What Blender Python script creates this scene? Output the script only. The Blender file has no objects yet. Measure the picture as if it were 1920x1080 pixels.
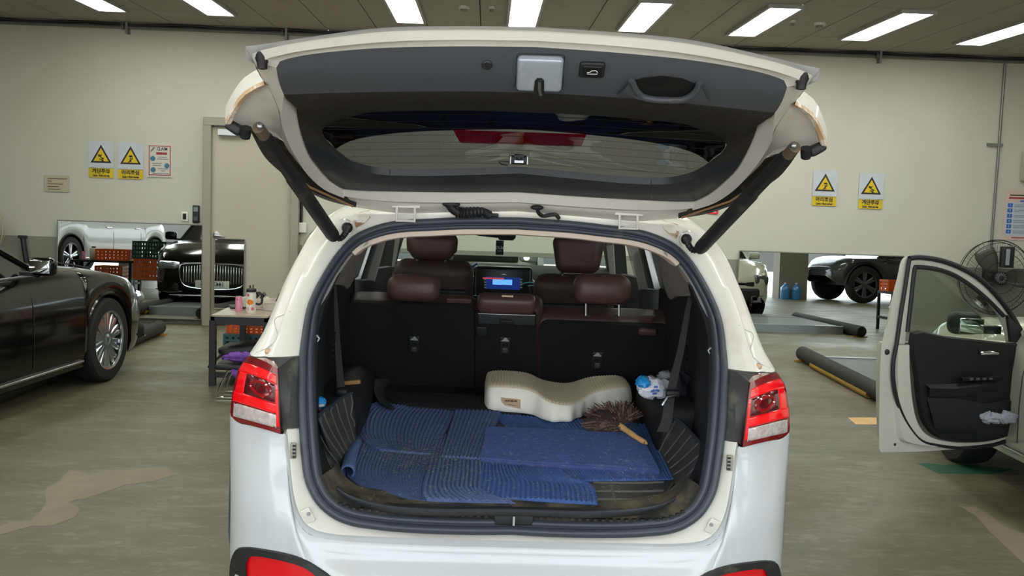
import bpy, bmesh, math, random
from mathutils import Vector as V, Matrix, Euler
random.seed(7)
SC = bpy.context.scene
COL = SC.collection
PI = math.pi
R = math.radians

# ------------------------------------------------------------------ camera
FPX = 1950.0
def _axes(yaw, pitch, roll):
    y, p, r = R(yaw), R(pitch), R(roll)
    f = V((math.sin(y)*math.cos(p), math.cos(y)*math.cos(p), math.sin(p)))
    r0 = V((math.cos(y), -math.sin(y), 0)); u0 = r0.cross(f)
    return math.cos(r)*r0+math.sin(r)*u0, math.cos(r)*u0-math.sin(r)*r0, f
CP = V((-0.11, 0.0, 1.80))
CR, CU, CF = _axes(1.53, -5.23, 2.0)
cd = bpy.data.cameras.new('camera'); cam = bpy.data.objects.new('camera', cd); COL.objects.link(cam)
m = Matrix((CR, CU, -CF)).transposed().to_4x4(); m.translation = CP
cam.matrix_world = m
cd.sensor_width = 36.0; cd.lens = 36.0*FPX/1920.0; cd.clip_start = 0.05; cd.clip_end = 500
SC.camera = cam

# ------------------------------------------------------------------ light
SC.view_settings.view_transform = 'Standard'; SC.view_settings.look = 'None'
SC.view_settings.gamma = 1.0; SC.view_settings.use_curve_mapping = False
SC.view_settings.exposure = 0.4
w = bpy.data.worlds.new('world'); SC.world = w; w.use_nodes = True
nt = w.node_tree; nt.nodes.clear()
wo = nt.nodes.new('ShaderNodeOutputWorld'); wb = nt.nodes.new('ShaderNodeBackground')
wb.inputs[0].default_value = (0.86, 0.93, 1.0, 1); wb.inputs[1].default_value = 3.4
nt.links.new(wb.outputs[0], wo.inputs[0])
sl = bpy.data.lights.new('sun', 'SUN'); sl.energy = 3.5; sl.angle = R(1.0); sl.color = (1.0, .96, .9)
so = bpy.data.objects.new('sun', sl); COL.objects.link(so); so.rotation_euler = (R(24), R(10), 0); so.location = (0, -10, 30)
pl = bpy.data.lights.new('daylight_portal', 'AREA'); pl.shape = 'RECTANGLE'; pl.size = 24; pl.size_y = 3.6
po = bpy.data.objects.new('daylight_portal', pl); COL.objects.link(po)
po.location = (0, -3.0, 1.86); po.rotation_euler = (R(90), 0, 0)
pl.cycles.is_portal = True

# ------------------------------------------------------------------ surveying (pixel of the photograph -> point at a known depth)
def ray(x, y): return CF + CR*((x-960)/FPX) + CU*((540-y)/FPX)
def at(x, y, Y):
    d = ray(x, y); return CP + d*((Y-CP.y)/d.y)
def atz(x, y, Z):
    d = ray(x, y); return CP + d*((Z-CP.z)/d.z)
def atx(x, y, X):
    d = ray(x, y); return CP + d*((X-CP.x)/d.x)
def interp(tab, z):
    if z <= tab[0][0]: return tab[0][1]
    for (a, b), (c, d) in zip(tab, tab[1:]):
        if z <= c: return b+(d-b)*(z-a)/(c-a)
    return tab[-1][1]
def on(x, y, tab, dy=0.0):
    Y = 3.5
    for _ in range(30): Y = interp(tab, at(x, y, Y).z)+dy
    return at(x, y, Y)

# ------------------------------------------------------------------ materials
def lin(c):
    return tuple((v/255/12.92 if v/255 <= .04045 else ((v/255+.055)/1.055)**2.4) for v in c)+(1.0,)
MATS = {}
def mat(name, col, rough=.5, metal=0., coat=0., spec=.5, emit=None, es=1., trans=0., ior=1.45, alpha=1.,
        var=None, stain=None, bump=None, sheen=0., flake=False):
    """var=(scale, amount): grain of the colour; stain=(colour, scale, lo, hi): patches of a second colour; bump=(scale, strength)."""
    if name in MATS: return MATS[name]
    m = bpy.data.materials.new(name); m.use_nodes = True
    n = m.node_tree.nodes; l = m.node_tree.links
    b = n['Principled BSDF']
    b.inputs['Base Color'].default_value = lin(col); b.inputs['Roughness'].default_value = rough
    b.inputs['Metallic'].default_value = metal; b.inputs['Coat Weight'].default_value = coat
    b.inputs['Coat Roughness'].default_value = .06
    b.inputs['Specular IOR Level'].default_value = spec
    b.inputs['Transmission Weight'].default_value = trans; b.inputs['IOR'].default_value = ior
    b.inputs['Alpha'].default_value = alpha
    if sheen: b.inputs['Sheen Weight'].default_value = sheen
    if emit: b.inputs['Emission Color'].default_value = lin(emit); b.inputs['Emission Strength'].default_value = es
    src = None
    tc = n.new('ShaderNodeTexCoord')
    if var or stain:
        rgb = n.new('ShaderNodeRGB'); rgb.outputs[0].default_value = lin(col); src = rgb.outputs[0]
    if var:
        t = n.new('ShaderNodeTexNoise'); t.inputs['Scale'].default_value = var[0]; t.inputs['Detail'].default_value = 6
        l.new(tc.outputs['Object'], t.inputs['Vector'])
        h = n.new('ShaderNodeMapRange'); h.inputs['From Min'].default_value = .3; h.inputs['From Max'].default_value = .7
        h.inputs['To Min'].default_value = 1-var[1]; h.inputs['To Max'].default_value = 1+var[1]*.6
        l.new(t.outputs['Fac'], h.inputs['Value'])
        x = n.new('ShaderNodeMix'); x.data_type = 'RGBA'; x.blend_type = 'MULTIPLY'; x.inputs[0].default_value = 1
        l.new(src, x.inputs[6]); l.new(h.outputs[0], x.inputs[7]); src = x.outputs[2]
    if stain:
        for k in range(0, len(stain), 4):
            t = n.new('ShaderNodeTexNoise'); t.inputs['Scale'].default_value = stain[k+1]; t.inputs['Detail'].default_value = 8
            t.inputs['Roughness'].default_value = .65
            mp = n.new('ShaderNodeMapping'); mp.inputs['Location'].default_value = (3.7*k, 1.3*k, k)
            l.new(tc.outputs['Object'], mp.inputs[0]); l.new(mp.outputs[0], t.inputs['Vector'])
            h = n.new('ShaderNodeMapRange'); h.inputs['From Min'].default_value = stain[k+2]; h.inputs['From Max'].default_value = stain[k+3]
            l.new(t.outputs['Fac'], h.inputs['Value'])
            x = n.new('ShaderNodeMix'); x.data_type = 'RGBA'
            l.new(h.outputs[0], x.inputs[0]); l.new(src, x.inputs[6]); x.inputs[7].default_value = lin(stain[k]); src = x.outputs[2]
    if src: l.new(src, b.inputs['Base Color'])
    if bump:
        t = n.new('ShaderNodeTexNoise'); t.inputs['Scale'].default_value = bump[0]; t.inputs['Detail'].default_value = 5
        l.new(tc.outputs['Object'], t.inputs['Vector'])
        bb = n.new('ShaderNodeBump'); bb.inputs['Strength'].default_value = bump[1]; bb.inputs['Distance'].default_value = .01
        l.new(t.outputs['Fac'], bb.inputs['Height']); l.new(bb.outputs[0], b.inputs['Normal'])
    m.diffuse_color = lin(col)
    MATS[name] = m
    return m

# ------------------------------------------------------------------ mesh builder
class M:
    def __init__(s): s.v = []; s.f = []; s.mi = []
    def add(s, vs, fs, mi=0):
        b = len(s.v); s.v += [tuple(p) for p in vs]
        s.f += [tuple(i+b for i in f) for f in fs]; s.mi += [mi]*len(fs); return s
    def box(s, c, d, rot=None, mi=0):
        x, y, z = d[0]/2, d[1]/2, d[2]/2
        vs = [V((a*x, b*y, e*z)) for a in (-1, 1) for b in (-1, 1) for e in (-1, 1)]
        if rot is not None: vs = [rot @ p for p in vs]
        vs = [p+V(c) for p in vs]
        return s.add(vs, [(0, 1, 3, 2), (4, 6, 7, 5), (0, 4, 5, 1), (2, 3, 7, 6), (0, 2, 6, 4), (1, 5, 7, 3)], mi)
    def rbox(s, c, d, r, k=3, rot=None, mi=0, deform=None):
        h = [x/2 for x in d]; r = min(r, *h)
        def ax(H):
            a = [-H+r*(1-math.cos(PI/2*i/k)) for i in range(k)] + [-H+r]
            if H-r > 1e-6: a += [H-r]
            return a + [H-r*(1-math.cos(PI/2*i/k)) for i in range(k-1, -1, -1)]
        A = [ax(x) for x in h]; idx = {}
        vs = []; fs = []
        def vid(p):
            q = V([max(-h[i]+r, min(h[i]-r, p[i])) for i in range(3)]); e = V(p)-q
            P = q + (e.normalized()*r if e.length > 1e-9 else e)
            key = tuple(round(x, 6) for x in P)
            if key not in idx:
                idx[key] = len(vs)
                if deform: P = V(deform(P))
                if rot is not None: P = rot @ P
                vs.append(P+V(c))
            return idx[key]
        for a in range(3):
            b, e = (a+1) % 3, (a+2) % 3
            for sg in (-1, 1):
                for i in range(len(A[b])-1):
                    for j in range(len(A[e])-1):
                        q = []
                        for bi, ej in ((i, j), (i+1, j), (i+1, j+1), (i, j+1)):
                            p = [0, 0, 0]; p[a] = sg*h[a]; p[b] = A[b][bi]; p[e] = A[e][ej]; q.append(vid(p))
                        if sg < 0: q.reverse()
                        q2 = [x for n, x in enumerate(q) if x != q[n-1]]
                        if len(q2) > 2: fs.append(tuple(q2))
        return s.add(vs, fs, mi)
    def rings(s, rs, closed=True, cap=True, mi=0, loop=False):
        n = len(rs[0]); vs = [p for r in rs for p in r]; fs = []
        L = len(rs)
        for i in range(L if loop else L-1):
            i2 = (i+1) % L
            for j in range(n if closed else n-1):
                k = (j+1) % n; fs.append((i*n+j, i*n+k, i2*n+k, i2*n+j))
        if cap and closed and not loop:
            fs.append(tuple(range(n-1, -1, -1))); fs.append(tuple((L-1)*n+j for j in range(n)))
        return s.add(vs, fs, mi)
    def grid(s, rows, mi=0): return s.rings(rows, closed=False, cap=False, mi=mi)
    def tube(s, path, r, n=8, mi=0, loop=False, cap=True):
        path = [V(p) for p in path]; L = len(path); rs = []
        rr = r if isinstance(r, (list, tuple)) else [r]*L
        up = None
        for i, p in enumerate(path):
            a = path[(i-1) % L] if (loop or i > 0) else p
            b = path[(i+1) % L] if (loop or i < L-1) else p
            t = (b-a).normalized() if (b-a).length > 1e-9 else V((0, 0, 1))
            if up is None:
                up = V((0, 0, 1)) if abs(t.z) < .9 else V((1, 0, 0))
            u = (up - t*up.dot(t))
            u = u.normalized() if u.length > 1e-6 else t.orthogonal().normalized()
            w_ = t.cross(u); up = u
            rs.append([p+(u*math.cos(2*PI*k/n)+w_*math.sin(2*PI*k/n))*rr[i] for k in range(n)])
        return s.rings(rs, cap=cap, mi=mi, loop=loop)
    def lathe(s, prof, c=(0, 0, 0), axis='z', n=20, mi=0, rot=None, cap=True):
        rs = []
        for r_, h in prof:
            ring = []
            for k in range(n):
                a = 2*PI*k/n; x, y = r_*math.cos(a), r_*math.sin(a)
                p = V((x, y, h)) if axis == 'z' else V((h, x, y)) if axis == 'x' else V((x, -h, y)) if axis == '-y' else V((y, h, x))
                if rot is not None: p = rot @ p
                ring.append(p+V(c))
            rs.append(ring)
        return s.rings(rs, mi=mi, cap=cap)
    def prism(s, pts, d, mi=0):
        """polygon (3-D points) extruded by vector d"""
        n = len(pts); pts = [V(p) for p in pts]; d = V(d)
        vs = pts+[p+d for p in pts]
        fs = [tuple(range(n)), tuple(range(2*n-1, n-1, -1))]+[(i, i+n, (i+1) % n+n, (i+1) % n) for i in range(n)]
        return s.add(vs, fs, mi)
    def poly(s, pts, mi=0): return s.add(pts, [tuple(range(len(pts)))], mi)
    def sphere(s, c, r, n=12, k=8, mi=0):
        r3 = r if isinstance(r, (tuple, list)) else (r, r, r); rs = []
        for i in range(1, k):
            a = PI*i/k
            rs.append([V(c)+V((r3[0]*math.sin(a)*math.cos(2*PI*j/n), r3[1]*math.sin(a)*math.sin(2*PI*j/n), r3[2]*math.cos(a))) for j in range(n)])
        return s.rings(rs, mi=mi)
    def xf(s, mt):
        s.v = [tuple(mt @ V(p)) for p in s.v]; return s
    def mirror(s):
        n = len(s.v); s.v += [(-p[0], p[1], p[2]) for p in s.v[:n]]
        fs = s.f[:]; s.f += [tuple(i+n for i in reversed(f)) for f in fs]; s.mi += s.mi[:]; return s

OFF = {}
def link(o, parent=None):
    COL.objects.link(o)
    if parent is not None:
        o.parent = parent
        if parent.name in OFF: o.location = -OFF[parent.name]
    return o
def mesh(name, b, mats, sharp=40, flip=True):
    me = bpy.data.meshes.new(name); me.from_pydata(b.v, [], b.f)
    for mm in (mats if isinstance(mats, (list, tuple)) else [mats]): me.materials.append(mm)
    if any(b.mi): me.polygons.foreach_set('material_index', b.mi)
    me.validate()
    if flip:
        bm = bmesh.new(); bm.from_mesh(me); bmesh.ops.recalc_face_normals(bm, faces=bm.faces[:]); bm.to_mesh(me); bm.free()
    me.shade_smooth()
    if sharp < 180: me.set_sharp_from_angle(angle=R(sharp))
    me.update(); return me
def ob(name, b, mats, parent=None, sharp=40, bevel=0., solid=0., sub=0, label=None, kind=None):
    o = bpy.data.objects.new(name, mesh(name, b, mats, sharp, flip=(sub == 0 or True)))
    if solid: md = o.modifiers.new('s', 'SOLIDIFY'); md.thickness = solid; md.offset = 0
    if bevel: md = o.modifiers.new('b', 'BEVEL'); md.width = bevel; md.segments = 2; md.limit_method = 'ANGLE'; md.angle_limit = R(40)
    if sub: md = o.modifiers.new('u', 'SUBSURF'); md.levels = sub; md.render_levels = sub
    link(o, parent)
    if label: o['label'] = label
    if kind: o['kind'] = kind
    return o
def tag(o, label, cat, group=None):
    o['label'] = label; o['category'] = cat
    if group: o['group'] = group
    return o
def thing(name, label, cat, loc=(0, 0, 0), rz=0., group=None, world=True):
    """Empty at the thing's base. world=True: the parts are written in room coordinates."""
    o = bpy.data.objects.new(name, None); COL.objects.link(o); o.location = loc; o.rotation_euler = (0, 0, rz)
    o.empty_display_size = .1
    if world: OFF[o.name] = V(loc)
    return tag(o, label, cat, group)
def single(name, b, mats, label, cat, group=None, **k): return tag(ob(name, b, mats, **k), label, cat, group)
def struct(name, b, mats, parent=None, **k):
    o = ob(name, b, mats, parent, **k)
    if parent is None: o['kind'] = 'structure'
    return o
def copy_tree(o, loc, rz=None, label=None):
    c = o.copy(); COL.objects.link(c); c.location = loc
    if rz is not None: c.rotation_euler = (0, 0, rz)
    if label: c['label'] = label
    def rec(a, b):
        for ch in [x for x in a.children]:
            d = ch.copy(); COL.objects.link(d); d.parent = b; rec(ch, d)
    rec(o, c); return c
def text(name, s, size, mt, parent, M4, depth=.0006, align='CENTER', xs=1.0, bold=0.):
    c = bpy.data.curves.new('t', 'FONT'); c.body = s; c.size = size; c.align_x = align; c.align_y = 'CENTER'; c.extrude = depth; c.offset = bold
    c.resolution_u = 2
    t = bpy.data.objects.new('t', c); COL.objects.link(t)
    dg = bpy.context.evaluated_depsgraph_get(); me = bpy.data.meshes.new_from_object(t.evaluated_get(dg))
    bpy.data.objects.remove(t); bpy.data.curves.remove(c)
    me.transform(M4 @ Matrix.Diagonal((xs, 1, 1, 1)))
    me.materials.clear(); me.materials.append(mt)
    o = bpy.data.objects.new(name, me); return link(o, parent)
def frame(o, x, y):
    """4x4 from origin, x axis, y axis"""
    x = V(x).normalized(); y = V(y); z = x.cross(y).normalized(); y = z.cross(x)
    r = Matrix((x, y, z)).transposed().to_4x4(); r.translation = V(o); return r
def spline(pts, k=6, closed=False):
    """Catmull-Rom through points"""
    pts = [V(p) for p in pts]; n = len(pts); out = []
    for i in range(n if closed else n-1):
        p1, p2 = pts[i], pts[(i+1) % n]
        p0 = pts[i-1] if (closed or i > 0) else p1*2-p2
        p3 = pts[(i+2) % n] if (closed or i < n-2) else p2*2-p1
        for j in range(k):
            t = j/k
            out.append(.5*((2*p1)+(p2-p0)*t+(2*p0-5*p1+4*p2-p3)*t*t+(3*p1-p0-3*p2+p3)*t**3))
    if not closed: out.append(pts[-1])
    return out
def resample(pts, n):
    pts = [V(p) for p in pts]; d = [0.]
    for a, b in zip(pts, pts[1:]): d.append(d[-1]+(b-a).length)
    out = []; j = 0
    for i in range(n):
        t = d[-1]*i/(n-1)
        while j < len(d)-2 and d[j+1] < t: j += 1
        s_ = (t-d[j])/max(d[j+1]-d[j], 1e-9); out.append(pts[j].lerp(pts[j+1], min(1, s_)))
    return out
def mx(p): return V((-p.x, p.y, p.z))

# ------------------------------------------------------------------ common materials
WHITE = mat('white_paint', (196, 198, 200), .28, coat=.7, stain=((188, 185, 178), 2.5, .58, .9))
JAMB = mat('white_jamb_paint', (210, 206, 198), .38, coat=.3, stain=((188, 177, 160), 7., .58, .88, (150, 112, 80), 16., .75, .85))
BLK = mat('black_plastic', (30, 31, 33), .5, var=(40, .12))
BLKD = mat('dusty_black_plastic', (34, 34, 35), .6, stain=((92, 86, 74), 14., .55, .85))
RUB = mat('rubber_seal', (62, 66, 73), .42, stain=((104, 104, 106), 9., .6, .9))
TYRE = mat('tyre_rubber', (25, 25, 26), .75, bump=(60, .2))
CHROME = mat('chrome', (225, 226, 228), .12, metal=1.)
STEEL = mat('steel', (170, 172, 175), .32, metal=1.)
# ================================================================== the room
CZ = 3.72; WY = 13.2; OPEN = -3.0; XL, XR = -12.0, 13.0
WALLM = mat('cream_wall_paint', (190, 187, 175), .6, var=(1.2, .035), stain=((174, 168, 153), .8, .62, .95, (140, 128, 108), 9., .735, .80))
GREYW = mat('grey_wall_paint', (132, 129, 119), .55, var=(1.5, .06), stain=((120, 114, 100), 5., .68, .85))
# floor
def floor_mat():
    m = mat('painted_concrete', (124, 119, 101), .38, spec=.45)
    n = m.node_tree.nodes; l = m.node_tree.links; b = n['Principled BSDF']
    tc = n.new('ShaderNodeTexCoord')
    def noise(sc, det=8, stretch=(1, 1, 1), rough=.6):
        mp = n.new('ShaderNodeMapping'); mp.inputs['Scale'].default_value = stretch
        l.new(tc.outputs['Object'], mp.inputs[0])
        t = n.new('ShaderNodeTexNoise'); t.inputs['Scale'].default_value = sc; t.inputs['Detail'].default_value = det; t.inputs['Roughness'].default_value = rough
        l.new(mp.outputs[0], t.inputs['Vector']); return t.outputs['Fac']
    def rng(x, a, c, lo=0., hi=1.):
        h = n.new('ShaderNodeMapRange'); h.inputs['From Min'].default_value = a; h.inputs['From Max'].default_value = c
        h.inputs['To Min'].default_value = lo; h.inputs['To Max'].default_value = hi; l.new(x, h.inputs['Value']); return h.outputs[0]
    def mix(f, a, c):
        x = n.new('ShaderNodeMix'); x.data_type = 'RGBA'; l.new(f, x.inputs[0])
        if isinstance(a, tuple): x.inputs[6].default_value = lin(a)
        else: l.new(a, x.inputs[6])
        x.inputs[7].default_value = lin(c); return x.outputs[2]
    c = mix(rng(noise(.55, 6), .35, .65), (88, 83, 66), (106, 100, 82))
    c = mix(rng(noise(2.2, 9, (1.0, 2.6, 1)), .56, .72, 0, .75), c, (134, 130, 116))      # scuffed paint in short streaks
    c = mix(rng(noise(9., 10, (.8, 2.0, 1), .75), .54, .62, 0, .4), c, (142, 139, 128))     # flaked patches
    c = mix(rng(noise(5.5, 10, (1, 3.0, 1), .7), .60, .72, 0, .8), c, (72, 66, 54))         # dark rubbed streaks
    c = mix(rng(noise(38, 3), .72, .76, 0, .8), c, (60, 54, 46))                           # specks
    l.new(c, b.inputs['Base Color'])
    l.new(rng(noise(1.3, 7, (1, 1.8, 1)), .35, .7, .36, .58), b.inputs['Roughness'])
    bp = n.new('ShaderNodeBump'); bp.inputs['Strength'].default_value = .35; bp.inputs['Distance'].default_value = .004
    l.new(noise(7, 8, (1, 2, 1)), bp.inputs['Height']); l.new(bp.outputs[0], b.inputs['Normal'])
    return m
FLOORM = floor_mat()
fl = struct('floor', M().box(((XL+XR)/2, (OPEN+WY)/2, -.1), (XR-XL, WY-OPEN, .2)), FLOORM)
gr = struct('ground', M().box((0, OPEN-40, -.12), (160, 80, .2)), mat('sunlit_concrete', (196, 190, 178), .8, var=(.4, .1)))
gr['label'] = 'pale sunlit concrete yard outside the open front of the garage'
def blob(c, rx, ry, n=40, amp=.25, seed=1, rot=0.):
    rnd = random.Random(seed); ph = [(rnd.uniform(0, 6.28), rnd.uniform(.3, 1)) for _ in range(7)]
    out = []
    for i in range(n):
        a = 2*PI*i/n; r_ = 1+amp*sum(w_*math.sin((k+2)*a+p) for k, (p, w_) in enumerate(ph))/3
        x, y = rx*r_*math.cos(a), ry*r_*math.sin(a)
        out.append(V((c[0]+x*math.cos(rot)-y*math.sin(rot), c[1]+x*math.sin(rot)+y*math.cos(rot), 0)))
    return out
def flat(pts, z0, z1): return M().prism([V((p[0], p[1], z0)) for p in pts], (0, 0, z1-z0))
BARE = mat('bare_screed', (130, 120, 101), .62, var=(6, .1), stain=((120, 108, 88), 3., .55, .8))
def px_floor(pts): return [atz(x, y, 0) for x, y in pts]
peel = px_floor([(0, 1003), (60, 986), (100, 985), (140, 970), (150, 958), (146, 950), (128, 942), (140, 938), (160, 935), (200, 922), (235, 909), (285, 903),
                 (330, 890), (310, 876), (275, 877), (225, 882), (195, 887), (168, 890), (150, 884), (130, 882), (115, 896), (112, 904), (90, 912), (83, 924), (87, 940), (78, 956), (58, 976), (25, 978), (0, 986)])
ob('bare_patch', flat(peel, -.001, .0012), BARE, fl, label='pale bare patch where the floor paint has peeled, left foreground')
peelr = px_floor([(1800, 950), (1830, 968), (1858, 1000), (1885, 1025), (1925, 1062), (1960, 1060), (1960, 1010), (1920, 1000), (1880, 985), (1860, 968), (1830, 950)])
ob('bare_patch', flat(peelr, -.001, .0012), BARE, fl, label='pale bare patch where the floor paint has peeled, right foreground')
ob('paint_mark', flat(px_floor([(1590, 783), (1605, 796), (1700, 796), (1700, 783)]), -.001, .0014), mat('orange_floor_paint', (214, 172, 116), .6, var=(9, .15)), fl, label='short ochre strip painted on the floor')
ob('paint_mark', flat(px_floor([(1722, 870), (1740, 868), (1765, 872), (1800, 871), (1865, 876), (1900, 880), (1860, 889), (1760, 888)]), -.001, .0014), mat('green_floor_paint', (30, 84, 58), .6, var=(20, .35)), fl, label='dark green strip painted on the floor by the tyre')
# walls
def wall(name, a, b_, th, n_in):
    a, b_ = V(a), V(b_); n_in = V(n_in)
    bt = 1.05
    o = struct(name, M().prism([V((a.x, a.y, bt)), V((b_.x, b_.y, bt)), V((b_.x, b_.y, CZ)), V((a.x, a.y, CZ))], -n_in*th), WALLM)
    ob('painted_dado', M().prism([V((a.x, a.y, 0)), V((b_.x, b_.y, 0)), V((b_.x, b_.y, bt)), V((a.x, a.y, bt))], -n_in*th), GREYW, o, label='grey painted lower wall')
    return o
wall('wall_back', (XL, WY, 0), (XR, WY, 0), .25, (0, -1, 0))
wall('wall_left', (XL, OPEN, 0), (XL, WY, 0), .25, (1, 0, 0))
wall('wall_right', (XR, OPEN, 0), (XR, WY, 0), .25, (-1, 0, 0))
# ceiling of long panels with open joints
CEILM = mat('ceiling_panel', (158, 153, 143), .7, var=(3, .04)); CEILD = mat('ceiling_joint', (70, 68, 64), .8)
ce = struct('ceiling', M().box(((XL+XR)/2, (OPEN+WY)/2, CZ+.12), (XR-XL, WY-OPEN, .2)), CEILD)
LX = [-4.42, -3.2, -1.05, .22, 1.48, 2.75, 4.06, 5.4]
pm = {}
def cpanel(x0, x1, y0, y1):
    key = (round(x1-x0, 3), round(y1-y0, 3))
    if key not in pm: pm[key] = mesh('ceiling_panel', M().box((0, 0, .012), (x1-x0-.012, y1-y0-.012, .024)), CEILM)
    o = bpy.data.objects.new('ceiling_panel', pm[key]); COL.objects.link(o); o.parent = ce; o.location = ((x0+x1)/2, (y0+y1)/2, CZ)
x = -8.44
while x < 9.0:
    for (y0, y1) in ((9.0, 10.25), (10.25, 12.15), (12.15, WY)):
        cpanel(x, x+.63, y0, y1)
    x += .63
pmb = M()
for (x0, x1, y0, y1) in ((XL, -8.44, OPEN, WY), (x, XR, OPEN, WY), (-8.44, x, OPEN, 9.0)): pmb.box(((x0+x1)/2, (y0+y1)/2, CZ+.01), (x1-x0-.01, y1-y0-.01, .02))
ob('ceiling_panel', pmb, CEILM, ce)
struct('trim_1', M().box(((XL+XR)/2, WY-.02, CZ-.02), (XR-XL, .04, .04)), mat('ceiling_edge', (120, 117, 110), .6))['label'] = 'slim grey trim where the back wall meets the ceiling'
# ceiling lamps
DIFF = mat('lamp_diffuser', (240, 250, 240), .4, emit=(246, 252, 242), es=15.0)
lf = M().box((0, 0, -.015), (.36, 1.86, .03)); FR = mat('lamp_frame', (150, 150, 148), .4)
lfm = mesh('frame', M().rings([[V((-.18, -.93, 0)), V((.18, -.93, 0)), V((.18, .93, 0)), V((-.18, .93, 0))],
                               [V((-.18, -.93, -.035)), V((.18, -.93, -.035)), V((.18, .93, -.035)), V((-.18, .93, -.035))],
                               [V((-.15, -.9, -.035)), V((.15, -.9, -.035)), V((.15, .9, -.035)), V((-.15, .9, -.035))],
                               [V((-.15, -.9, -.012)), V((.15, -.9, -.012)), V((.15, .9, -.012)), V((-.15, .9, -.012))]], cap=False), FR)
ldm = mesh('diffuser', M().box((0, 0, -.018), (.3, 1.8, .008)), DIFF)
names = ['second strip lamp from the left on the ceiling', 'leftmost', '']
def lamp(x, y, label):
    t = thing('ceiling_lamp', label, 'lamp', (x, y, CZ), 0, 'recessed ceiling strip lamps', world=False)
    for nm, me in (('frame', lfm), ('diffuser', ldm)):
        o = bpy.data.objects.new(nm, me); COL.objects.link(o); o.parent = t
LL = ['leftmost of the ceiling strip lamps, cut by the top edge at far left',
      'ceiling strip lamp second from the left, above the hazard signs',
      'ceiling strip lamp above the left half of the raised tailgate',
      'ceiling strip lamp above the middle of the raised tailgate',
      'ceiling strip lamp above the right half of the raised tailgate',
      'ceiling strip lamp just right of the tailgate corner',
      'long ceiling strip lamp above the right pair of hazard signs',
      'rightmost ceiling strip lamp, above the wall conduit']
for x_, lb in zip(LX, LL): lamp(x_, 11.22, 'lit white '+lb)
for y_, rw in ((7.0, 'middle row'), (2.6, 'row nearest the open front')):  # unseen rows towards the open front, added for the lighting
    for i, x_ in enumerate((-8, -5.6, -3.2, -1.05, 1.48, 4.06, 6.6, 9.2)): lamp(x_, y_, 'lit strip lamp added out of view, %s from the left in the %s' % (('first', 'second', 'third', 'fourth', 'fifth', 'sixth', 'seventh', 'eighth')[i], rw))
# detectors
for i, (x_, y_, r_, lb) in enumerate(((-.418, 11.1, .06, 'round white smoke detector on the ceiling above the tailgate'), (-.128, 11.03, .035, 'small round ceiling sensor beside the smoke detector above the tailgate'),
                               (3.06, 11.15, .035, 'small round ceiling sensor right of the tailgate between two lamps'), (3.38, 11.25, .065, 'round white smoke detector right of the tailgate between two lamps'))):
    t = thing('smoke_detector', lb, 'detector', (x_, y_, CZ))
    ob('base', M().lathe([(r_, CZ), (r_, CZ-.02), (r_*.92, CZ-.028)], (x_, y_, 0)), mat('detector_white', (205, 203, 196), .5), t)
    ob('sensor', M().lathe([(r_*.6, CZ-.028), (r_*.55, CZ-.05), (r_*.25, CZ-.055)], (x_, y_, 0)), mat('detector_grey', (120, 118, 112), .5), t)
# pipes high on the wall
PIPE = mat('galvanised_pipe', (120, 120, 116), .4, metal=.6); CABLE = mat('black_cable', (24, 24, 25), .5)
def run(name, x0, x1, label):
    t = thing(name, label, 'pipe', (x0, WY-.06, 3.66))
    ob('pipe', M().tube([(x0, WY-.07, 3.66), (x1, WY-.07, 3.66)], .022, 8), PIPE, t)
    cb = [(x0+(x1-x0)*i/24, WY-.075, 3.695+.012*math.sin(i*1.7)) for i in range(25)]
    ob('cable', M().tube(cb, .018, 6), CABLE, t)
    x = x0+.5
    while x < x1:
        b = M().box((x, WY-.05, 3.66), (.03, .1, .16)); b.tube([(x-.06, WY-.08, 3.67), (x-.03, WY-.08, 3.67)], .042, 8)
        ob('bracket', b, PIPE, t); x += 1.95
run('wall_pipe', -9.0, -1.2, 'galvanised pipe with black cable under the ceiling, left of the tailgate')
run('wall_pipe', 2.3, 9.0, 'galvanised pipe with black cable under the ceiling, right of the tailgate')
t = thing('wall_conduit', 'thin grey vertical conduit on the back wall above the black fan', 'pipe', (6.36, WY-.02, 0))
ob('pipe', M().tube([(6.36, WY-.03, 3.64), (6.36, WY-.03, .5)], .016, 8), PIPE, t)
ob('bracket', M().box((6.31, WY-.03, 2.62), (.2, .03, .035)), PIPE, t)
ob('bracket', M().box((6.35, WY-.03, 1.3), (.1, .03, .035)), PIPE, t)
# door and its frame
DOORM = mat('beige_door', (176, 170, 150), .5, var=(2, .03)); DFR = mat('door_frame_grey', (148, 143, 128), .45)
d = struct('door_1', M().box((-3.055, WY-.03, 1.255), (1.0, .06, 2.46)), DOORM, bevel=.004)
d['label'] = 'beige steel door beside the left mirror'
b = M()
for p in (((-3.60, WY-.05, 1.25), (.1, .16, 2.5)), ((-2.51, WY-.05, 1.25), (.1, .16, 2.5)), ((-3.055, WY-.05, 2.551), (1.19, .16, .1))): b.box(*p)
ob('door_frame', b, DFR, d, bevel=.006)
ob('door_closer', M().box((-3.3, WY-.1, 2.42), (.34, .08, .08)), mat('closer_silver', (190, 192, 194), .35, metal=.6), d, bevel=.006)
b = M().lathe([(.045, 0), (.045, .012), (.03, .02)], (-3.49, WY-.06, 1.14), '-y'); b.tube([(-3.49, WY-.08, 1.14), (-3.49, WY-.12, 1.14), (-3.37, WY-.125, 1.13)], .013, 8)
ob('door_handle', b, STEEL, d)
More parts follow.
